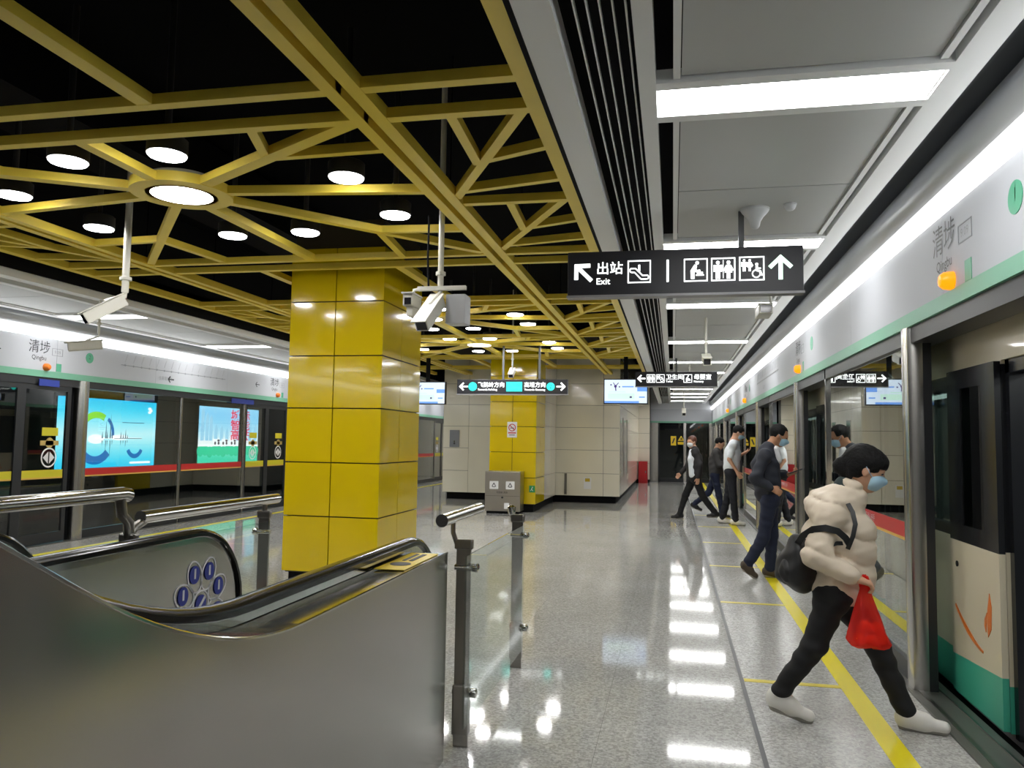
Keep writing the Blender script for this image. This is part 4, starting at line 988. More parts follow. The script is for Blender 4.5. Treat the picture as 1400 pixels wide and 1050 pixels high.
# ================================================================== train at the right platform
CREAM = mat('train_cream', srgb(226, 216, 190), 0.25, coat=0.3); TGREEN = mat('train_green', srgb(70, 180, 150), 0.3)
TBLACK = mat('train_black', (0.012, 0.013, 0.016), 0.2); TSILV = mat('train_silver', (0.5, 0.5, 0.5), 0.35, 0.8); TORG = mat('train_orange', srgb(226, 120, 40), 0.4)
tr = thing('train', 'cream, black and green metro train standing at the open screen doors', 'train', (3.0, 12.0, 0))
XT = 1.72
D0, DW, DP = 3.20, 1.42, 4.58                    # train door opening: start, width, pitch
segs = []
for k in range(-2, 6):
    a, c = D0 + DW + DP * k, D0 + DP * (k + 1)
    segs.append((a, min(c, 30.5)))
for a, c in segs:
    if c - a < 0.3: continue
    MB().box(XT, XT + 0.06, a, c, 0.26, 0.95).obj('body_side', CREAM, tr)
    MB().box(XT, XT + 0.06, a, c, 0.02, 0.26).obj('green_skirt', TGREEN, tr)
    MB().box(XT, XT + 0.06, a, c, 1.95, 2.75).obj('body_side', CREAM, tr)
    wa, wc = a + 0.80, c - 0.80
    for p, q in ((a, wa), (wc, c)): MB().box(XT, XT + 0.06, p, q, 0.95, 1.95).obj('window_band', TBLACK, tr)
    MB().box(XT, XT + 0.06, wa, wc, 0.95, 1.02).obj('window_band', TBLACK, tr); MB().box(XT, XT + 0.06, wa, wc, 1.86, 1.95).obj('window_band', TBLACK, tr)
    MB().box(XT + 0.02, XT + 0.03, wa, wc, 1.02, 1.86).obj('side_window', GLASS_T, tr)
for k in range(-2, 6):
    a = D0 + DP * k; c = a + DW
    if c > 30.5: continue
    MB().box(XT, XT + 0.06, a, c, 1.97, 2.75).obj('body_side', CREAM, tr)
    MB().box(XT + 0.02, XT + 0.14, c - 0.05, c, 0.0, 1.97).obj('door_frame', TBLACK, tr); MB().box(XT + 0.02, XT + 0.14, a, a + 0.05, 0.0, 1.97).obj('door_frame', TBLACK, tr)
    MB().box(XT + 0.02, XT + 0.14, a, c, 1.90, 1.97).obj('door_frame', TBLACK, tr)
    for (p, q) in ((c, c + 0.74), (a - 0.74, a)):          # sliding leaves, parked over the side
        d = MB(); x0_, x1_ = XT - 0.035, XT - 0.003
        wy0, wy1, wz0, wz1 = p + 0.19, q - 0.22, 1.04, 1.85
        leaf = MB().box(x0_, x1_, p, q, 0.94, wz0).box(x0_, x1_, p, q, wz1, 1.965).box(x0_, x1_, p, wy0, wz0, wz1).box(x0_, x1_, wy1, q, wz0, wz1).obj('door_leaf', TBLACK, tr)
        MB().box(x0_ + 0.006, x0_ + 0.012, wy0, wy1, wz0, wz1).obj('leaf_window', GLASS_T, leaf)
        near = p >= c
        lo = [(p, 0.03), (q, 0.03), (q, 0.25 if near else 0.30), (p, 0.30 if near else 0.25)]
        MB().prism(lo, x0_, x1_, 'x').obj('leaf_green', TGREEN, leaf)
        hi = [lo[3], lo[2], (q, 0.94), (p, 0.94)]
        MB().prism(hi, x0_, x1_, 'x').obj('leaf_cream', CREAM, leaf)
        if near:
            f = Flat((x0_ - 0.001, (p + q) / 2, 0.5), (0, -1, 0), VZ)
            pts = [(-0.30 + 0.42 * u, 0.05 - 0.30 * u + 0.12 * u * u) for u in [i / 12 for i in range(13)]]
            for i in range(12): f.line(pts[i][0], pts[i][1], pts[i + 1][0], pts[i + 1][1], 0.025 * (1 - abs(i - 5) / 9) + 0.006)
            f.poly([(0.20, -0.03), (0.245, 0.02), (0.255, 0.14), (0.23, 0.21), (0.20, 0.12), (0.19, 0.04)]); f.poly([(0.17, -0.01), (0.18, 0.06), (0.19, 0.10), (0.155, 0.06), (0.15, 0.02)])
            f.obj('flame_mark', TORG, leaf)
            MB().lathe((x0_ - 0.001, p + 0.62, 0.80), [(0.018, 0.0), (0.018, -0.006)], 14, 'x').obj('leaf_lock', TBLACK, leaf)
    # hazard edging inside the doorway
    hz = Flat((XT + 0.085, c - 0.055, 0.95), (1, 0, 0), VZ)
    MB().box(XT + 0.14, XT + 0.34, c - 0.06, c + 0.0, 0.05, 1.9).obj('door_pillar', TSILV, tr)
    fy = Flat((XT + 0.16, c - 0.062, 0.75), (1, 0, 0), VZ); fy.rect(0.10, 0.18, 0.0, 0.5); fy.obj('hazard_plate', mat('hazard_yellow', srgb(230, 190, 30), 0.4), tr)
    fk = Flat((XT + 0.16, c - 0.065, 0.75), (1, 0, 0), VZ)
    for i in range(5): fk.poly([(0.10, 0.02 + 0.1 * i), (0.18, 0.05 + 0.1 * i), (0.18, 0.09 + 0.1 * i), (0.10, 0.06 + 0.1 * i)])
    fk.obj('hazard_stripes', INK, tr)
MB().box(XT + 0.06, 4.45, -5.4, 30.5, -0.06, 0.01).obj('car_floor', mat('car_floor', (0.25, 0.25, 0.26), 0.3), tr)
MB().box(XT, 4.45, -5.4, 30.5, 2.75, 2.9).obj('roof', CREAM, tr); MB().box(XT + 0.07, 4.40, -5.4, 30.5, 2.20, 2.24).obj('car_ceiling', mat('car_ceiling', (0.6, 0.6, 0.6), 0.5), tr)
MB().box(4.40, 4.46, -5.4, 30.5, -0.06, 2.75).obj('far_side', mat('car_far', (0.45, 0.46, 0.46), 0.4), tr)
for x in (2.5, 3.6): MB().box(x - 0.08, x + 0.08, -5.2, 30.3, 2.17, 2.20).obj('car_light', emis('car_light', (0.95, 1, 1), 2.2), tr)
MB().box(XT + 0.02, 4.42, -5.4, 30.5, -0.9, -0.06).obj('underframe', BLACK, tr)
for a, c in segs:                                 # bench seats under the windows
    if c - a > 1: MB().box(XT + 0.07, XT + 0.50, a + 0.4, c - 0.4, 0.30, 0.46).obj('bench', mat('bench_green', srgb(60, 130, 110), 0.4), tr)
MB().box(XT, 4.46, 30.5, 30.56, -0.9, 2.9).obj('end_wall', TBLACK, tr); MB().box(XT, 4.46, -5.46, -5.4, -0.9, 2.9).obj('end_wall', TBLACK, tr)

# ================================================================== lit advertisements on the left track wall
def adbox(y0, y1, z0, z1, label, kind):
    x = -12.15; t = thing('advertisement', label, 'advertisement', (x, (y0 + y1) / 2, z0))
    MB().box(x - 0.06, x, y0 - 0.06, y1 + 0.06, z0 - 0.06, z1 + 0.06).obj('frame', DARKF, t)
    W, H = y1 - y0, z1 - z0; U = (0, 1, 0)
    def F(n): return Flat((x + 0.002 + 0.004 * n, y0, z0), U, VZ)
    S = 1.0
    def bands(cols):                              # printed vertical colour blend of the poster
        m = emis('ad_' + kind, (1, 1, 1), S); nt = m.node_tree; tc = nt.nodes.new('ShaderNodeTexCoord'); sp = nt.nodes.new('ShaderNodeSeparateXYZ'); r = nt.nodes.new('ShaderNodeValToRGB')
        nt.links.new(tc.outputs['Generated'], sp.inputs[0]); nt.links.new(sp.outputs[2], r.inputs[0]); nt.links.new(r.outputs[0], nt.nodes['Principled BSDF'].inputs['Emission Color'])
        e = r.color_ramp.elements; k = len(cols) - 1
        e[0].position = 0; e[0].color = (*srgb(*cols[0]), 1); e[1].position = 1; e[1].color = (*srgb(*cols[-1]), 1)
        for i in range(1, k): q = e.new(i / k); q.color = (*srgb(*cols[i]), 1)
        f = F(0); f.rect(0, W, 0, H); f.obj('print_background', m, t)
    if kind == 'sea':
        bands([(20, 190, 235), (60, 208, 240), (110, 220, 242), (160, 232, 245), (190, 238, 248), (150, 230, 248), (100, 218, 245), (50, 205, 242), (20, 190, 238)])
        E1 = emis('ad_lime', srgb(130, 210, 70), S); E2 = emis('ad_deep', srgb(0, 105, 180), S); E3 = emis('ad_white', (0.95, 0.98, 1), S); E4 = emis('ad_slate', srgb(70, 110, 140), S * 0.8)
        c = (W * 0.36, H * 0.44)
        f = F(1); f.arc(c[0], c[1], 0.42, 0.56, 60, 170, 18); f.obj('print_lime', E1, t)
        f = F(1); f.arc(c[0], c[1], 0.40, 0.58, 185, 320, 22); f.arc(c[0] + 0.12, c[1] + 0.08, 0.36, 0.44, -10, 55, 10); f.arc(W * 0.77, H * 0.33, 0.20, 0.30, 205, 335, 14); f.obj('print_deep_blue', E2, t)
        f = F(2); f.rect(W * 0.36, W * 0.84, H * 0.425, H * 0.445); f.circ(W * 0.36, H * 0.42, 0.24, 20, 0.1); f.circ(W * 0.6, H * 0.445, 0.3, 20, 0.06); f.rect(W * 0.72, W * 0.95, H * 0.05, H * 0.08)
        for q in range(3): f.circ(W * (0.92 + 0.015 * (q % 2)), H * (0.90 - 0.03 * q), 0.06, 12, 0.03)
        f.obj('print_white', E3, t)
        f = F(3)
        for i, (u, h) in enumerate(((0.42, 0.10), (0.455, 0.26), (0.47, 0.12), (0.50, 0.36), (0.52, 0.09), (0.61, 0.1), (0.635, 0.07), (0.66, 0.14), (0.68, 0.06))):
            f.poly([(W * u - 0.02, H * 0.43), (W * u + 0.02, H * 0.43), (W * u, H * (0.43 + h))]); f.poly([(W * u - 0.012, H * 0.40), (W * u + 0.012, H * 0.40), (W * u, H * (0.40 - h * 0.7))])
        f.rect(W * 0.62, W * 0.86, H * 0.665, H * 0.675); f.rect(W * 0.54, W * 0.84, H * 0.427, H * 0.437); f.obj('print_skyline', E4, t)
    else:
        bands([(40, 205, 165), (60, 210, 175), (225, 240, 240), (240, 245, 246), (190, 230, 245), (160, 218, 245), (140, 210, 246), (135, 205, 246), (150, 215, 248)])
        E1 = emis('ad_leaf', srgb(40, 195, 150), S); E2 = emis('ad_red', srgb(225, 50, 90), S); E3 = MATS['ad_white']; E4 = emis('ad_haze', srgb(158, 208, 236), S); E5 = emis('ad_grey', srgb(90, 80, 90), S)
        f = F(1)
        for i in range(14): f.circ(W * (i + 0.5) / 14, H * 0.22 + 0.03 * math.sin(i * 2.3), 0.15, 16)
        f.obj('print_hedge', E1, t)
        f = F(1)
        for i, (u, h) in enumerate(((0.03, 0.5), (0.10, 0.42), (0.16, 0.38), (0.24, 0.22), (0.33, 0.2), (0.42, 0.16), (0.6, 0.22), (0.72, 0.2), (0.82, 0.35), (0.92, 0.25))):
            f.rect(W * u, W * (u + 0.05), H * 0.40, H * (0.40 + h)); f.poly([(W * u, H * (0.4 + h)), (W * (u + 0.05), H * (0.4 + h)), (W * (u + 0.025), H * (0.48 + h))])
        f.obj('print_skyline', E4, t)
        f = F(2)
        for u in (0.23, 0.36, 0.50, 0.64): f.rect(W * u, W * (u + 0.10), H * 0.36, H * 0.43)
        f.rect(0, W, H * 0.30, H * 0.335); f.obj('print_vans', E3, t)
        f = F(3)
        for u in (0.23, 0.36, 0.50, 0.64):
            f.circ(W * (u + 0.025), H * 0.355, 0.045, 12); f.circ(W * (u + 0.08), H * 0.355, 0.045, 12); f.rect(W * (u + 0.06), W * (u + 0.095), H * 0.385, H * 0.42)
        f.obj('print_wheels', E5, t)
        for i, s_ in enumerate(('城际', '智能', '高铁')):
            text(s_, (x + 0.02, y0 + W * 0.49, z0 + H * (0.86 - 0.185 * i)), U, VZ, 0.30, E2, t, 'ad_lettering', bold=0.006, stretch=1.7)
adbox(13.62, 16.70, 0.76, 2.26, 'lit turquoise advertisement with harbour skyline and swirling rings behind the left screen', 'sea')
adbox(18.45, 21.45, 0.76, 2.28, 'lit pale blue advertisement with red characters and green hedge behind the left screen', 'park')
# ================================================================== people (smooth-union fields turned into continuous meshes)
def surf_net(Fd, o, h):
    """naive surface nets on a scalar grid: returns vertices and quads"""
    s = Fd < 0
    c = np.zeros(tuple(n - 1 for n in Fd.shape), np.int8)
    for i in (0, 1):
        for j in (0, 1):
            for k in (0, 1):
                c += s[i:s.shape[0] - 1 + i, j:s.shape[1] - 1 + j, k:s.shape[2] - 1 + k]
    act = (c > 0) & (c < 8)
    I = np.argwhere(act); idx = -np.ones(act.shape, np.int64); idx[act] = np.arange(len(I))
    acc = np.zeros((len(I), 3)); cnt = np.zeros(len(I))
    cor = [(i, j, k) for i in (0, 1) for j in (0, 1) for k in (0, 1)]
    val = {q: Fd[I[:, 0] + q[0], I[:, 1] + q[1], I[:, 2] + q[2]] for q in cor}
    for a in cor:
        for ax in range(3):
            if a[ax] == 1: continue
            b = list(a); b[ax] = 1; b = tuple(b); va, vb = val[a], val[b]; m = (va < 0) != (vb < 0)
            t = np.where(m, va / np.where(va == vb, 1, va - vb), 0)
            p = np.array(a, float)[None, :].repeat(len(I), 0); p[:, ax] += t
            acc[m] += p[m]; cnt[m] += 1
    V = (I + acc / np.maximum(cnt, 1)[:, None]) * h + np.array(o)
    quads = []
    for ax in range(3):
        u, w = [(1, 2), (2, 0), (0, 1)][ax]
        sl0 = [slice(None)] * 3; sl1 = [slice(None)] * 3; sl0[ax] = slice(0, -1); sl1[ax] = slice(1, None)
        A, B_ = s[tuple(sl0)], s[tuple(sl1)]; E = np.argwhere(A != B_)
        ok = (E[:, u] > 0) & (E[:, w] > 0) & (E[:, u] < s.shape[u] - 1) & (E[:, w] < s.shape[w] - 1); E = E[ok]
        fl_ = A[E[:, 0], E[:, 1], E[:, 2]]
        def cell(du, dw):
            q = E.copy(); q[:, u] += du; q[:, w] += dw; return idx[q[:, 0], q[:, 1], q[:, 2]]
        q = np.stack([cell(-1, -1), cell(0, -1), cell(0, 0), cell(-1, 0)], 1)
        q[~fl_] = q[~fl_][:, ::-1]; quads.append(q)
    return V, np.concatenate(quads)

def cap(p, q, r1, r2=None, k=0.03): return ('c', np.array(p, float), np.array(q, float), r1, r1 if r2 is None else r2, k)
def ell(c, r, axes=None, k=0.03): return ('e', np.array(c, float), np.eye(3) if axes is None else np.array([list(a) for a in axes], float), np.array(r, float), 0, k)
def bounds(pr):
    if pr[0] == 'c':
        r = max(pr[3], pr[4]); return np.minimum(pr[1], pr[2]) - r, np.maximum(pr[1], pr[2]) + r
    r = pr[3].max(); return pr[1] - r, pr[1] + r
def field(prims, h, pad=0.03, disp=None, cut=None):
    lo = np.min([bounds(p)[0] for p in prims], 0) - pad; hi = np.max([bounds(p)[1] for p in prims], 0) + pad
    n = np.ceil((hi - lo) / h).astype(int) + 2
    Fd = np.full(tuple(n), 0.2, np.float32); ax = [lo[i] + h * np.arange(n[i]) for i in range(3)]
    for p in prims:
        k = p[5]; b0, b1 = bounds(p); m = k + 2.5 * h + 0.02
        i0 = np.maximum(0, np.floor((b0 - m - lo) / h).astype(int)); i1 = np.minimum(n, np.ceil((b1 + m - lo) / h).astype(int) + 1)
        sl = tuple(slice(a, c) for a, c in zip(i0, i1))
        X, Y, Z = np.meshgrid(*[ax[i][sl[i]] for i in range(3)], indexing='ij')
        if p[0] == 'c':
            a, q = p[1], p[2]; d = q - a; L2 = max(1e-9, (d * d).sum())
            t = np.clip(((X - a[0]) * d[0] + (Y - a[1]) * d[1] + (Z - a[2]) * d[2]) / L2, 0, 1)
            dist = np.sqrt((X - a[0] - t * d[0]) ** 2 + (Y - a[1] - t * d[1]) ** 2 + (Z - a[2] - t * d[2]) ** 2) - (p[3] + (p[4] - p[3]) * t)
        else:
            c, A, r = p[1], p[2], p[3]; P = np.stack([X - c[0], Y - c[1], Z - c[2]], -1) @ A.T
            k0 = np.sqrt(((P / r) ** 2).sum(-1)); k1 = np.sqrt(((P / (r * r)) ** 2).sum(-1)); dist = np.where(k1 > 1e-6, k0 * (k0 - 1) / np.maximum(k1, 1e-6), -r.min())
        old = Fd[sl]
        if k > 0:
            hh = np.clip(0.5 + 0.5 * (old - dist) / k, 0, 1); Fd[sl] = old + (dist - old) * hh - k * hh * (1 - hh)
        else: Fd[sl] = np.minimum(old, dist)
    if disp or cut:
        X, Y, Z = np.meshgrid(*ax, indexing='ij')
        if disp: Fd = Fd + disp(X, Y, Z)
        if cut:
            Fd = np.maximum(Fd, cut(X, Y, Z))
    return Fd, lo
def sdf_obj(name, prims, h, m, parent, disp=None, cut=None):
    Fd, lo = field(prims, h, disp=disp, cut=cut); V, Q = surf_net(Fd, lo, h)
    o0 = parent_loc(parent); me = bpy.data.meshes.new(name)
    me.from_pydata((V - np.array(o0)).tolist(), [], Q.tolist())
    me.polygons.foreach_set('use_smooth', [True] * len(me.polygons)); me.materials.append(m)
    o = bpy.data.objects.new(name, me); COL.objects.link(o); o.parent = parent
    return o

SKIN = mat('skin', srgb(206, 158, 128), 0.5, noise=(14, 0.06, 3)); SKIN2 = mat('skin_tan', srgb(186, 136, 104), 0.5, noise=(14, 0.06, 3))
HAIR = mat('black_hair', (0.006, 0.0055, 0.0055), 0.6, spec=0.2, bump=(90, 0.5, 0.01)); HAIRB = mat('brown_hair', srgb(92, 52, 34), 0.5, bump=(90, 0.5, 0.01))
MASKB = mat('mask_blue', srgb(168, 204, 224), 0.6); MASKW = mat('mask_white', srgb(225, 228, 230), 0.6)
def v3(*a): return Vector(a)
def nrm(v): return Vector(v).normalized()

def head_prims(c, f, u, s=1.0, infl=0.0):
    """c = head centre, f = facing, u = up; ~0.23 m tall"""
    f = nrm(f); u = nrm(Vector(u) - f * Vector(u).dot(f)); l = u.cross(f); A = (f, l, u); c = Vector(c)
    P = lambda a, b, d: c + f * a * s + l * b * s + u * d * s
    return dict(f=f, u=u, l=l, P=P, A=A, prims=[
        ell(P(-0.012, 0, 0.028), np.array((0.098, 0.076, 0.092)) * s + infl, A, 0.02),
        ell(P(0.022, 0, -0.035), np.array((0.068, 0.060, 0.080)) * s + infl, A, 0.03),
        ell(P(0.048, 0, -0.088), np.array((0.030, 0.028, 0.026)) * s + infl, A, 0.03),
        cap(P(0.086, 0, 0.006), P(0.104, 0, -0.030), 0.009 * s + infl, 0.014 * s + infl, 0.012),
        cap(P(0.078, 0.034, 0.018), P(0.078, -0.034, 0.018), 0.014 * s + infl, None, 0.02),
        cap(P(0.078, 0.018, -0.062), P(0.078, -0.018, -0.062), 0.010 * s + infl, None, 0.014),
        ell(P(-0.006, 0.077, -0.012), np.array((0.020, 0.010, 0.032)) * s + infl, A, 0.008),
        ell(P(-0.006, -0.077, -0.012), np.array((0.020, 0.010, 0.032)) * s + infl, A, 0.008)])

def hand_prims(w, d, n, side, s=1.0, curl=0.5, thumb_out=0.5):
    """w wrist, d finger direction, n palm normal (towards which fingers curl); side = thumb axis"""
    d = nrm(d); n = nrm(Vector(n) - d * Vector(n).dot(d)); t = nrm(Vector(side) - d * Vector(side).dot(d) - n * Vector(side).dot(n)); w = Vector(w)
    pr = []; k = 0.008
    base = w + d * 0.085 * s
    offs = (0.028, 0.009, -0.010, -0.028); lens = (0.070, 0.078, 0.072, 0.056)
    pr.append(cap(w, w + d * 0.03 * s, 0.022 * s, 0.024 * s, 0.02))
    for o_ in offs: pr.append(cap(w + d * 0.025 * s + t * o_ * 0.75 * s, base + t * o_ * s, 0.014 * s, 0.0115 * s, 0.012))
    for o_, L_ in zip(offs, lens):
        p = base + t * o_ * s; ang = 0.0; r = 0.0098 * s
        for seg, fr in enumerate((0.44, 0.32, 0.24)):
            ang += curl * (0.75, 1.0, 0.7)[seg]
            q = p + (d * math.cos(ang) + n * math.sin(ang)) * L_ * fr * s
            pr.append(cap(p, q, r, r * 0.92, k)); p = q; r *= 0.92
    p = w + d * 0.028 * s + t * 0.024 * s
    q = p + (d * 0.55 + t * (0.35 + 0.5 * thumb_out) + n * 0.35).normalized() * 0.042 * s
    e = q + (d * 0.8 + t * 0.25 * thumb_out + n * (0.2 + 0.6 * curl)).normalized() * 0.034 * s
    pr += [cap(p, q, 0.0135 * s, 0.0115 * s, 0.012), cap(q, e, 0.0112 * s, 0.0095 * s, 0.006)]
    return pr

def wrinkle(amp, fr, seed=0):
    r = np.random.RandomState(seed); D = r.normal(size=(5, 3)) * fr; ph = r.uniform(0, 6.28, 5)
    def g(X, Y, Z):
        s = 0
        for i in range(5): s = s + np.sin(X * D[i, 0] + Y * D[i, 1] + Z * D[i, 2] + ph[i])
        return amp * s / 2.5
    return g

def build_person(label, J, look, h=0.012, sc=1.0, name='person'):
    base = (J['pel'][0], J['pel'][1], 0.0)
    t = thing(name, label, 'person', base, look.get('group'))
    V = {k: Vector(v) for k, v in J.items() if isinstance(v, Vector) or (isinstance(v, tuple) and len(v) == 3 and not isinstance(v[0], (tuple, Vector)))}
    H = head_prims(V['head'], V['face'], V['headup'], sc); P = H['P']; s = sc
    f = nrm(V['fwd']); l = Vector((0, 0, 1)).cross(f)
    body = list(H['prims'])
    body += [cap(P(-0.03, 0, -0.06), V['neck'], 0.050 * s, 0.055 * s, 0.03)]
    tors = [cap(V['neck'] - Vector((0, 0, 0.03)), V['chest'], 0.08 * s, 0.11 * s, 0.05), cap(V['chest'], V['pel'], 0.11 * s, 0.105 * s, 0.05),
            cap(V['shL'], V['shR'], 0.055 * s, None, 0.05), cap(V['hipL'], V['hipR'], 0.09 * s, None, 0.05)]
    body += tors
    for q in 'LR':
        body += [cap(V['sh' + q], V['el' + q], 0.046 * s, 0.036 * s, 0.03), cap(V['el' + q], V['wr' + q], 0.036 * s, 0.024 * s, 0.02)]
        body += [cap(V['hip' + q], V['kn' + q], 0.078 * s, 0.052 * s, 0.04), cap(V['kn' + q], V['an' + q], 0.052 * s, 0.030 * s, 0.03), cap(V['an' + q], V['to' + q] - Vector((0, 0, 0.012)), 0.024 * s, 0.014 * s, 0.02)]
        hd = J['hand' + q]; body += hand_prims(V['wr' + q], hd[0], hd[1], hd[2], s, hd[3], hd[4])
    sdf_obj('body', body, min(h, 0.011), look['skin'], t)
    # eyes
    for sg in (1, -1):
        c = P(0.080, 0.032 * sg, 0.0)
        MB().lathe((c.x, c.y, c.z), [(0.001, -0.008 * s), (0.010 * s, -0.004 * s), (0.011 * s, 0.0), (0.010 * s, 0.004 * s), (0.001, 0.008 * s)], 10).obj('eye', INK, t, smooth=True)
    # hair
    hp = [ell(P(-0.020, 0, 0.036), np.array(look.get('hair_r', (0.104, 0.083, 0.097))) * s, H['A'], 0.02)] + [ell(P(*a), np.array(r) * s, H['A'], 0.025) for a, r in look.get('hair_extra', [])]
    cF, cU = look.get('hairline', (0.052, 0.050)); c0 = V['head']; ff, uu = H['f'], H['u']
    def hcut(X, Y, Z):
        a = (X - c0.x) * ff.x + (Y - c0.y) * ff.y + (Z - c0.z) * ff.z; d = (X - c0.x) * uu.x + (Y - c0.y) * uu.y + (Z - c0.z) * uu.z
        face = np.minimum(a - cF * s, cU * s - d)                    # front and low
        nape = np.minimum(a + look.get('nape_f', 0.02) * s, look.get('nape_u', -0.005) * s - d)
        return np.maximum(face, nape)
    sdf_obj('hair', hp, min(h, 0.009), look['hair'], t, disp=wrinkle(0.0025, 120, 3), cut=hcut)
    if look.get('mask'):
        mp = [ell(P(0.036, 0, -0.048), np.array((0.073, 0.066, 0.064)) * s, H['A'], 0.02), cap(P(0.088, 0, -0.018), P(0.108, 0, -0.035), 0.014 * s, 0.020 * s, 0.02)]
        def mcut(X, Y, Z):
            a = (X - c0.x) * ff.x + (Y - c0.y) * ff.y + (Z - c0.z) * ff.z; d = (X - c0.x) * uu.x + (Y - c0.y) * uu.y + (Z - c0.z) * uu.z
            return np.maximum(np.maximum(0.030 * s - a, d + 0.006 * s), -0.118 * s - d)
        sdf_obj('face_mask', mp, min(h, 0.008), look['mask'], t, cut=mcut)
        for sg in (1, -1):
            MB().tube([tuple(P(0.035, 0.066 * sg, -0.03)), tuple(P(0.01, 0.082 * sg, -0.01)), tuple(P(-0.012, 0.090 * sg, 0.012))], 0.0022 * s, 5).obj('mask_loop', look['mask'], t)
    # trousers
    tk = look.get('leg', 1.0); pr = [cap(V['hipL'], V['hipR'], 0.105 * s, None, 0.05), cap(V['pel'] + Vector((0, 0, 0.06)), V['pel'] - Vector((0, 0, 0.02)), 0.115 * s, None, 0.05)]
    for q in 'LR':
        an = V['an' + q] + (V['kn' + q] - V['an' + q]).normalized() * -0.002
        pr += [cap(V['hip' + q], V['kn' + q], 0.092 * s * tk, 0.068 * s * tk, 0.04), cap(V['kn' + q], an, 0.068 * s * tk, 0.057 * s * tk, 0.03)]
    sdf_obj('trousers', pr, h, look['trousers'], t, disp=wrinkle(0.005, 34, 5))
    # shoes
    for q in 'LR':
        a = V['an' + q]; to = V['to' + q]; d = (to - a); fl_ = J.get('he' + q); he = Vector(fl_) if fl_ else a - Vector((d.x, d.y, 0)).normalized() * 0.045 * s - Vector((0, 0, 0.045 * s))
        sh = sdf_obj('shoe', [cap(he + Vector((0, 0, 0.010)), to, 0.038 * s, 0.034 * s, 0.02), cap(he + Vector((0, 0, 0.035)), he.lerp(to, 0.5) + Vector((0, 0, 0.022)), 0.040 * s, 0.039 * s, 0.03), cap(a - (V['kn' + q] - a).normalized() * 0.02, he.lerp(to, 0.5) + Vector((0, 0, 0.015)), 0.041 * s, 0.038 * s, 0.03)], min(h, 0.009), look['shoe'], t)
        sdf_obj('sole', [cap(he - Vector((0, 0, 0.016 * s)), to - Vector((0, 0, 0.016 * s)), 0.030 * s, 0.028 * s, 0.0)], min(h, 0.008), mat('sole_grey', srgb(150, 146, 138), 0.7), sh)
    # jacket / top
    jr = look.get('coat', 1.0); hem = V['hem'] if 'hem' in V else V['pel'] - Vector((0, 0, 0.04))
    pr = [cap(V['neck'] - Vector((0, 0, 0.035)), V['chest'], 0.085 * s * jr, 0.135 * s * jr, 0.06), cap(V['chest'], hem, 0.135 * s * jr, 0.130 * s * jr, 0.06), cap(V['shL'], V['shR'], 0.068 * s * jr, None, 0.06)]
    pr += [ell(V['chest'].lerp(hem, 0.5), np.array((0.135, 0.185, 0.26)) * s * jr, (f, l, Vector((0, 0, 1))), 0.06)]
    sleeves = look.get('sleeve', 1.0)
    for q in 'LR':
        e = V['el' + q]; w_ = V['wr' + q]
        end = e.lerp(w_, 0.93) if sleeves >= 1 else V['sh' + q].lerp(e, 0.75)
        pr += [cap(V['sh' + q], e if sleeves >= 1 else end, 0.066 * s * jr, 0.058 * s * jr, 0.04)]
        if sleeves >= 1: pr += [cap(e, end, 0.058 * s * jr, 0.044 * s * jr, 0.035)]
    pr += look.get('coat_extra', [])
    def ccut(X, Y, Z):
        return hem.z - 0.075 * s - Z
    sdf_obj(look.get('coat_name', 'jacket'), pr, h, look['coat_mat'], t, disp=look.get('coat_disp') or wrinkle(0.006, 30, 9), cut=ccut)
    if look.get('collar'):
        sdf_obj('collar', [cap(V['neck'] + Vector((0, 0, -0.03)), V['neck'] + Vector((0, 0, 0.035)) + f * 0.01, 0.078 * s, 0.070 * s, 0.02)], min(h, 0.009), look['collar'], t)
    return t

# ---- woman stepping towards the train
PUFF = mat('cream_puffer', srgb(222, 206, 184), 0.55); BLACKT = mat('black_cloth', (0.006, 0.006, 0.007), 0.8); WSHOE = mat('white_shoe', srgb(225, 222, 214), 0.55)
def quilt(X, Y, Z):
    q = np.abs(np.sin((Z * 0.95 + X * 0.30 + 0.010 * np.sin(X * 23 + Y * 15)) * math.pi / 0.125))
    return -0.021 * q ** 0.4 + 0.010 + wrinkle(0.0022, 55, 2)(X, Y, Z)
JW = dict(head=(1.028, 4.60, 1.372), face=(0.95, -0.06, -0.30), headup=(0.30, 0, 0.95), fwd=(1, -0.05, 0), neck=(0.925, 4.61, 1.235), chest=(0.885, 4.61, 1.04), pel=(0.855, 4.61, 0.77),
          hem=(0.885, 4.61, 0.725), shR=(0.815, 4.475, 1.135), shL=(0.93, 4.745, 1.12), elR=(0.735, 4.40, 0.925), wrR=(0.905, 4.37, 0.825), elL=(0.90, 4.83, 0.95), wrL=(0.99, 4.74, 0.93),
          hipR=(0.855, 4.54, 0.72), hipL=(0.88, 4.68, 0.72), knR=(0.745, 4.56, 0.415), anR=(0.582, 4.61, 0.165), toR=(0.72, 4.60, 0.035), heR=(0.545, 4.62, 0.085),
          knL=(1.085, 4.64, 0.415), anL=(1.215, 4.62, 0.085), toL=(1.385, 4.58, 0.038), heL=(1.205, 4.63, 0.034),
          handR=((0.9, 0.0, -0.25), (0.1, 0.25, -1), (0.2, -0.2, 1), 0.95, 0.2), handL=((0.1, -0.6, -0.7), (-1, 0, 0), (0, 0.3, 1), 0.9, 0.1))
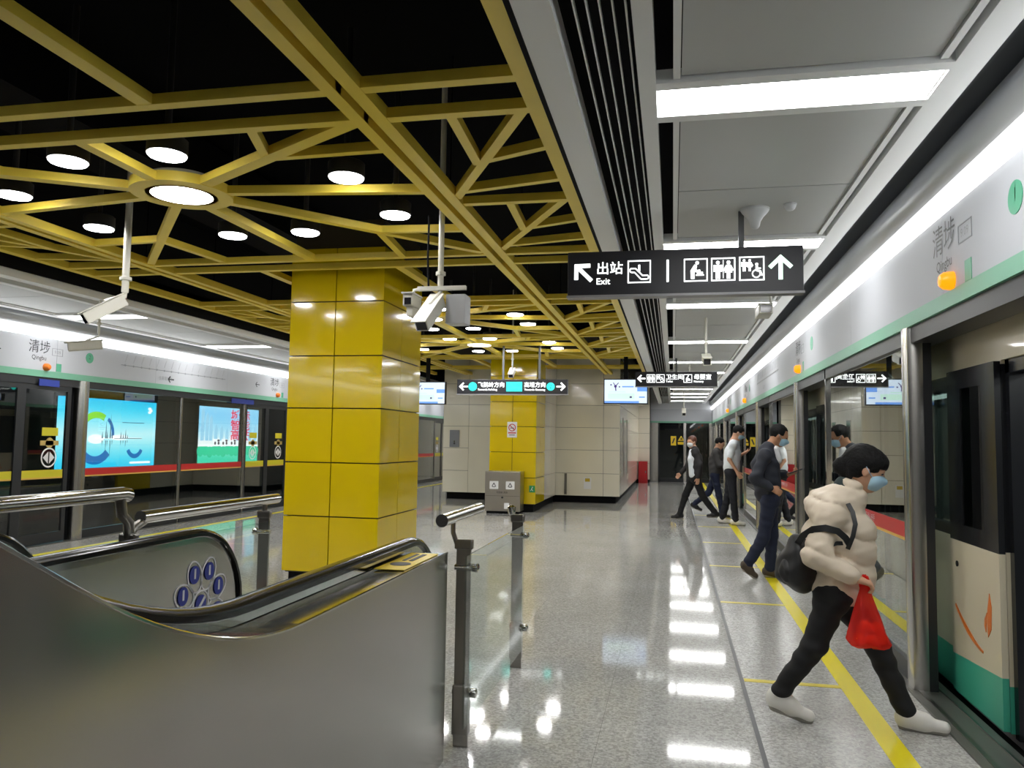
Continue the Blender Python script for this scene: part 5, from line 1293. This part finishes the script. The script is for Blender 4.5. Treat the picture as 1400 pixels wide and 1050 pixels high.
lookW = dict(skin=SKIN, hair=HAIR, mask=MASKB, trousers=BLACKT, shoe=WSHOE, coat_mat=PUFF, coat=1.0, coat_disp=quilt, coat_name='puffer_jacket', leg=0.92, hair_r=(0.110, 0.090, 0.102), hairline=(0.060, 0.022), nape_f=0.055, nape_u=-0.06,
             hair_extra=[((-0.055, 0, -0.03), (0.055, 0.075, 0.07)), ((0.045, 0, 0.055), (0.062, 0.078, 0.055)), ((-0.12, 0.0, -0.02), (0.045, 0.04, 0.05))],
             coat_extra=[cap((0.90, 4.61, 1.20), (0.945, 4.605, 1.245), 0.095, 0.082, 0.04), cap((0.79, 4.55, 1.165), (0.80, 4.67, 1.175), 0.07, 0.07, 0.05), cap((0.965, 4.61, 1.03), (0.965, 4.61, 0.80), 0.105, 0.10, 0.06), cap((0.79, 4.6, 0.98), (0.82, 4.6, 0.8), 0.09, 0.10, 0.06)],
             collar=mat('dark_scarf', srgb(46, 58, 58), 0.8))
woman = build_person('woman in cream puffer jacket and black trousers striding to the train with a red bag', JW, lookW, h=0.0085)
# backpack slung on one shoulder
bp = thing('backpack', 'black backpack hanging behind the woman in the cream jacket', 'backpack', (0.66, 4.58, 0.75))
BAGM = mat('black_nylon', (0.008, 0.008, 0.009), 0.5)
sdf_obj('pack_body', [ell((0.672, 4.575, 0.84), (0.100, 0.125, 0.125), None, 0.05), cap((0.70, 4.56, 0.90), (0.665, 4.55, 0.965), 0.075, 0.05, 0.05), cap((0.635, 4.575, 0.80), (0.70, 4.58, 0.775), 0.075, 0.07, 0.05)], 0.009, BAGM, bp, disp=wrinkle(0.008, 38, 4))
sdf_obj('front_pocket', [ell((0.610, 4.56, 0.815), (0.045, 0.085, 0.075), None, 0.03)], 0.009, BAGM, bp, disp=wrinkle(0.005, 45, 6))
def strap(pts, w=0.017, th=0.004):
    b = MB(); fr = []
    for i, p in enumerate(pts):
        a = Vector(pts[max(i - 1, 0)]); c = Vector(pts[min(i + 1, len(pts) - 1)]); tt = (c - a).normalized(); sd = tt.cross(Vector((0, -1, 0.2))).normalized(); fr.append((p, sd, sd.cross(tt)))
    return b.sweep(fr, [(-w, -th), (-w, th), (w, th), (w, -th)])
strap([(0.66, 4.50, 0.97), (0.68, 4.44, 1.02), (0.72, 4.385, 1.06), (0.78, 4.372, 1.07), (0.84, 4.375, 1.055), (0.88, 4.39, 1.02), (0.905, 4.42, 0.985)]).obj('shoulder_strap', BAGM, bp, smooth=True)
strap([(0.895, 4.415, 0.96), (0.92, 4.405, 1.03), (0.935, 4.415, 1.09), (0.93, 4.45, 1.15), (0.915, 4.49, 1.19)], 0.011).obj('shoulder_strap', BAGM, bp, smooth=True)
strap([(0.70, 4.46, 0.90), (0.77, 4.39, 0.965), (0.84, 4.40, 0.99), (0.90, 4.455, 0.985)], 0.010).obj('webbing', BAGM, bp, smooth=True)
# red carrier bag with oranges
REDP = bpy.data.materials.new('red_plastic'); REDP.use_nodes = True; MATS['red_plastic'] = REDP
nt = REDP.node_tree; pb = nt.nodes['Principled BSDF']; pb.inputs['Base Color'].default_value = (*srgb(250, 66, 66), 1); pb.inputs['Roughness'].default_value = 0.25
tl_ = nt.nodes.new('ShaderNodeBsdfTranslucent'); tl_.inputs[0].default_value = (*srgb(255, 110, 100), 1); tp_ = nt.nodes.new('ShaderNodeBsdfTransparent'); tp_.inputs[0].default_value = (*srgb(255, 165, 140), 1)
m1 = nt.nodes.new('ShaderNodeMixShader'); m1.inputs[0].default_value = 0.55; m2 = nt.nodes.new('ShaderNodeMixShader'); m2.inputs[0].default_value = 0.48
nt.links.new(pb.outputs[0], m1.inputs[1]); nt.links.new(tl_.outputs[0], m1.inputs[2]); nt.links.new(m1.outputs[0], m2.inputs[1]); nt.links.new(tp_.outputs[0], m2.inputs[2]); nt.links.new(m2.outputs[0], nt.nodes['Material Output'].inputs[0])
bc = (0.985, 4.40); hg = (0.965, 4.375, 0.80)
t = thing('carrier_bag', 'translucent red plastic carrier bag full of oranges in the woman\'s hand', 'plastic bag', (bc[0], bc[1], 0.47))
b = MB(); rings = []
prof = [(0.79, 0.018, 0.014), (0.76, 0.026, 0.018), (0.71, 0.040, 0.030), (0.65, 0.056, 0.042), (0.59, 0.074, 0.058), (0.54, 0.092, 0.074), (0.505, 0.102, 0.084), (0.485, 0.096, 0.080), (0.472, 0.070, 0.06), (0.468, 0.02, 0.02)]
n_ = 32
for i, (z, rx, ry) in enumerate(prof):
    cx_ = hg[0] + (bc[0] - hg[0]) * (0.80 - z) / 0.33 + 0.01 * (0.8 - z); cy_ = hg[1] + (bc[1] - hg[1]) * (0.80 - z) / 0.33
    for k in range(n_):
        a = 2 * math.pi * k / n_; w_ = 1 + 0.13 * math.sin(5 * a + z * 9) * min(1, (0.82 - z) * 5) * (1 if z > 0.5 else 0.3) + 0.05 * math.sin(9 * a + z * 40)
        b.v.append((cx_ + rx * w_ * math.cos(a), cy_ + ry * w_ * math.sin(a), z + 0.006 * math.sin(3 * a)))
for i in range(len(prof) - 1):
    for k in range(n_): b.f.append((i * n_ + k, i * n_ + (k + 1) % n_, (i + 1) * n_ + (k + 1) % n_, (i + 1) * n_ + k))
b.f.append(tuple((len(prof) - 1) * n_ + k for k in range(n_)))
b.obj('bag_skin', REDP, t, smooth=True)
for dx in (-0.012, 0.012):
    MB().tube([(hg[0] + dx, hg[1] + 0.01, 0.775), (hg[0] + dx * 1.6, hg[1], 0.80), (hg[0] + dx, hg[1] - 0.004, 0.828), (hg[0] - dx * 0.2, hg[1], 0.835), (hg[0] - dx, hg[1] + 0.01, 0.80)], [0.012, 0.010, 0.008, 0.008, 0.010], 8).obj('bag_handle', REDP, t, smooth=True)
ORA = mat('orange_peel', srgb(240, 130, 30), 0.45, bump=(160, 0.3, 0.002))
for i, (dx, dy_, z) in enumerate(((-0.05, -0.02, 0.510), (0.005, -0.035, 0.508), (0.055, 0.0, 0.512), (0.0, 0.035, 0.51), (-0.02, 0.0, 0.572), (0.03, -0.005, 0.568))):
    o = thing('orange', 'orange fruit glowing through the red carrier bag', 'orange', (bc[0] + 0.008 + dx, bc[1] + dy_, z), 'oranges in the red bag')
    MB().lathe((bc[0] + 0.008 + dx, bc[1] + dy_, z), [(0.034 * math.cos(q) + 0.0005, 0.032 * math.sin(q)) for q in [(-math.pi / 2 + math.pi * j / 10) for j in range(11)]], 16).obj('peel', ORA, o, smooth=True)
    MB().lathe((bc[0] + 0.008 + dx, bc[1] + dy_, z + 0.031), [(0.004, 0), (0.002, 0.003)], 8).obj('stem_end', mat('stem_green', (0.05, 0.1, 0.02), 0.6), o)

# ---- man in a dark jacket reading his phone
NAVY = mat('navy_jacket', srgb(34, 37, 48), 0.7); JEAN = mat('dark_jeans', srgb(26, 33, 56), 0.8); BROWN = mat('brown_shoe', srgb(70, 58, 44), 0.6)
ym = 9.3
JM = dict(head=(1.175, ym, 1.598), face=(0.93, -0.05, -0.36), headup=(0.36, 0, 0.93), fwd=(1, -0.03, 0), neck=(1.05, ym, 1.455), chest=(1.02, ym, 1.25), pel=(1.07, ym, 0.93), hem=(1.06, ym, 0.93),
          shR=(1.0, ym - 0.19, 1.375), shL=(1.05, ym + 0.19, 1.375), elR=(0.885, ym - 0.26, 1.12), wrR=(1.05, ym - 0.25, 1.025), elL=(1.10, ym + 0.24, 1.12), wrL=(1.27, ym + 0.10, 1.16),
          hipR=(1.06, ym - 0.09, 0.88), hipL=(1.08, ym + 0.09, 0.88), knR=(0.99, ym - 0.08, 0.46), anR=(0.82, ym - 0.04, 0.16), toR=(0.90, ym - 0.05, 0.035), heR=(0.785, ym - 0.04, 0.12),
          knL=(1.10, ym + 0.07, 0.48), anL=(1.075, ym + 0.07, 0.09), toL=(1.22, ym + 0.06, 0.036), handR=((0.8, -0.1, -0.4), (0, 1, -0.3), (0.4, -0.2, 0.9), 0.6, 0.4), handL=((0.75, -0.5, 0.25), (0.1, 0.1, 1), (0.2, 0.9, 0.2), 0.75, 0.5))
lookM = dict(skin=SKIN2, hair=HAIR, mask=MASKB, trousers=JEAN, shoe=BROWN, coat_mat=NAVY, coat=1.04, hairline=(0.045, 0.078), nape_f=0.0, nape_u=0.0,
             coat_extra=[cap((1.04, ym, 1.43), (1.06, ym, 1.47), 0.085, 0.075, 0.03)])
pm_ = build_person('man in dark navy jacket and jeans walking while reading his phone', JM, lookM, h=0.011)
sdf_obj('white_hood_front', [cap((1.13, ym - 0.02, 1.44), (1.165, ym - 0.03, 1.32), 0.05, 0.035, 0.03)], 0.009, WPRINT, pm_)
ph = thing('phone', 'dark smartphone held by the man in the navy jacket', 'phone', (1.36, ym + 0.03, 1.19))
b = MB(); c = Vector((1.365, ym + 0.03, 1.205)); a1, a2, a3 = nrm((0.85, -0.35, 0.35)), None, None
a2 = nrm(Vector((0.3, 0.9, 0)) - a1 * Vector((0.3, 0.9, 0)).dot(a1)); a3 = a1.cross(a2)
def ph_box(u, v, w0, w1): return [c + a1 * x * u + a2 * y * v + a3 * z for z in (w0, w1) for x, y in ((-1, -1), (1, -1), (1, 1), (-1, 1))]
b.hexa(ph_box(0.075, 0.037, -0.005, 0.004)).obj('case', INK, ph); MB().hexa(ph_box(0.070, 0.033, 0.004, 0.0055)).obj('screen_glass', mat('phone_glass', (0.02, 0.02, 0.03), 0.05), ph)

# ---- walkers further along
def pose(pos, ang, Ht, hipF, hipB, kneeF, kneeB, lean=0.08, armR=(0.2, 0.4), armL=(-0.2, 0.4), headdown=0.15, headturn=0.0):
    s = Ht / 1.72; f = Vector((math.cos(ang), math.sin(ang), 0)); l = Vector((-f.y, f.x, 0)); U = Vector((0, 0, 1))
    J = {}; d = lambda a: f * math.sin(a) - U * math.cos(a)
    pel = Vector((0, 0, 0)); J['pel'] = pel
    for q, sg, hp, kn in (('R', -1, hipF, kneeF), ('L', 1, hipB, kneeB)):
        J['hip' + q] = pel + l * sg * 0.09 * s - U * 0.05 * s; J['kn' + q] = J['hip' + q] + d(hp) * 0.42 * s; J['an' + q] = J['kn' + q] + d(hp - kn) * 0.41 * s
        ft = f * math.cos(hp - kn + 0.0) - U * (0.35 if kn > 0.5 else 0.32); J['to' + q] = J['an' + q] + (f * 0.145 - U * (0.052 if kn <= 0.4 else 0.12)) * s
    J['chest'] = pel + U * 0.31 * s + f * lean * 0.31; J['neck'] = pel + U * 0.53 * s + f * lean * 0.62
    J['hem'] = pel + U * 0.0
    hd = J['neck'] + U * 0.135 * s + f * (0.04 + headdown * 0.12) * s; J['head'] = hd
    fa = (f * math.cos(headturn) + l * math.sin(headturn)); J['face'] = fa * math.cos(headdown * 1.6) - U * math.sin(headdown * 1.6); J['headup'] = U + fa * 0.2
    for q, sg, (a, e) in (('R', -1, armR), ('L', 1, armL)):
        J['sh' + q] = pel + U * 0.46 * s + l * sg * 0.175 * s + f * lean * 0.5; J['el' + q] = J['sh' + q] + (d(a) + l * sg * 0.16).normalized() * 0.28 * s
        J['wr' + q] = J['el' + q] + (d(a + e) - l * sg * 0.05).normalized() * 0.25 * s
        J['hand' + q] = (d(a + e), -l * sg if e < 1 else U, f if e < 1 else -l * sg * -1, 0.5, 0.4)
    J['fwd'] = f
    zmin = min(J['toR'].z, J['toL'].z); off = Vector((pos[0], pos[1], 0.036 * s - zmin))
    for k in list(J):
        if isinstance(J[k], Vector) and k not in ('face', 'headup', 'fwd'): J[k] = J[k] + off
    return J, s
CHAR = mat('charcoal_jacket', srgb(40, 38, 40), 0.75); GREYJ = mat('grey_jacket', srgb(74, 72, 72), 0.8); WTEE = mat('white_tee', srgb(235, 240, 245), 0.75); BLKSH = mat('black_shoe', (0.01, 0.01, 0.01), 0.5); NAVYP = mat('navy_trousers', srgb(32, 40, 66), 0.8)
J, s = pose((0.42, 15.98), math.radians(188), 1.66, 0.42, -0.36, 0.12, 0.30, 0.02, (0.25, 0.5), (-0.25, 0.35), 0.05, 0.6)
p1 = build_person('man with brown hair, open dark jacket and white shirt striding along the platform', J, dict(skin=SKIN, hair=HAIRB, mask=MASKW, trousers=BLACKT, shoe=BLKSH, coat_mat=CHAR, coat=1.12, hairline=(0.055, 0.05)), h=0.015, sc=s)
# white shirt front showing between the jacket edges
ff = J['fwd']; c0 = J['chest']; ll = Vector((0, 0, 1)).cross(ff)
sdf_obj('shirt_front', [cap(J['neck'] + ff * 0.05 - Vector((0, 0, 0.06)) + ll * 0.06, c0 + ff * 0.07 + ll * 0.12, 0.055, 0.072, 0.04), cap(c0 + ff * 0.07 + ll * 0.12, J['hem'] + ff * 0.06 + ll * 0.12, 0.072, 0.07, 0.04)], 0.013, WTEE, p1)
J, s = pose((0.86, 16.7), math.radians(-12), 1.60, 0.20, -0.42, 0.05, 0.45, 0.05, (0.3, 1.5), (0.3, 1.4), 0.2)
build_person('person in dark grey jacket and navy trousers walking behind the man in white', J, dict(skin=SKIN, hair=HAIR, mask=None, trousers=NAVYP, shoe=BLKSH, coat_mat=GREYJ, coat=1.08, hairline=(0.055, 0.03), nape_f=0.04, nape_u=-0.05), h=0.015, sc=s)
J, s = pose((1.06, 15.2), math.radians(-6), 1.80, 0.10, -0.14, 0.02, 0.10, 0.10, (-0.25, 0.8), (-0.1, 2.2), 0.3)
build_person('man in white short-sleeved T-shirt and dark trousers waiting by the screen doors', J, dict(skin=SKIN, hair=HAIR, mask=MASKB, trousers=mat('dark_trousers', srgb(24, 26, 34), 0.8), shoe=WSHOE, coat_mat=WTEE, coat=0.98, sleeve=0.5, coat_name='t_shirt', hairline=(0.052, 0.05)), h=0.014, sc=s)
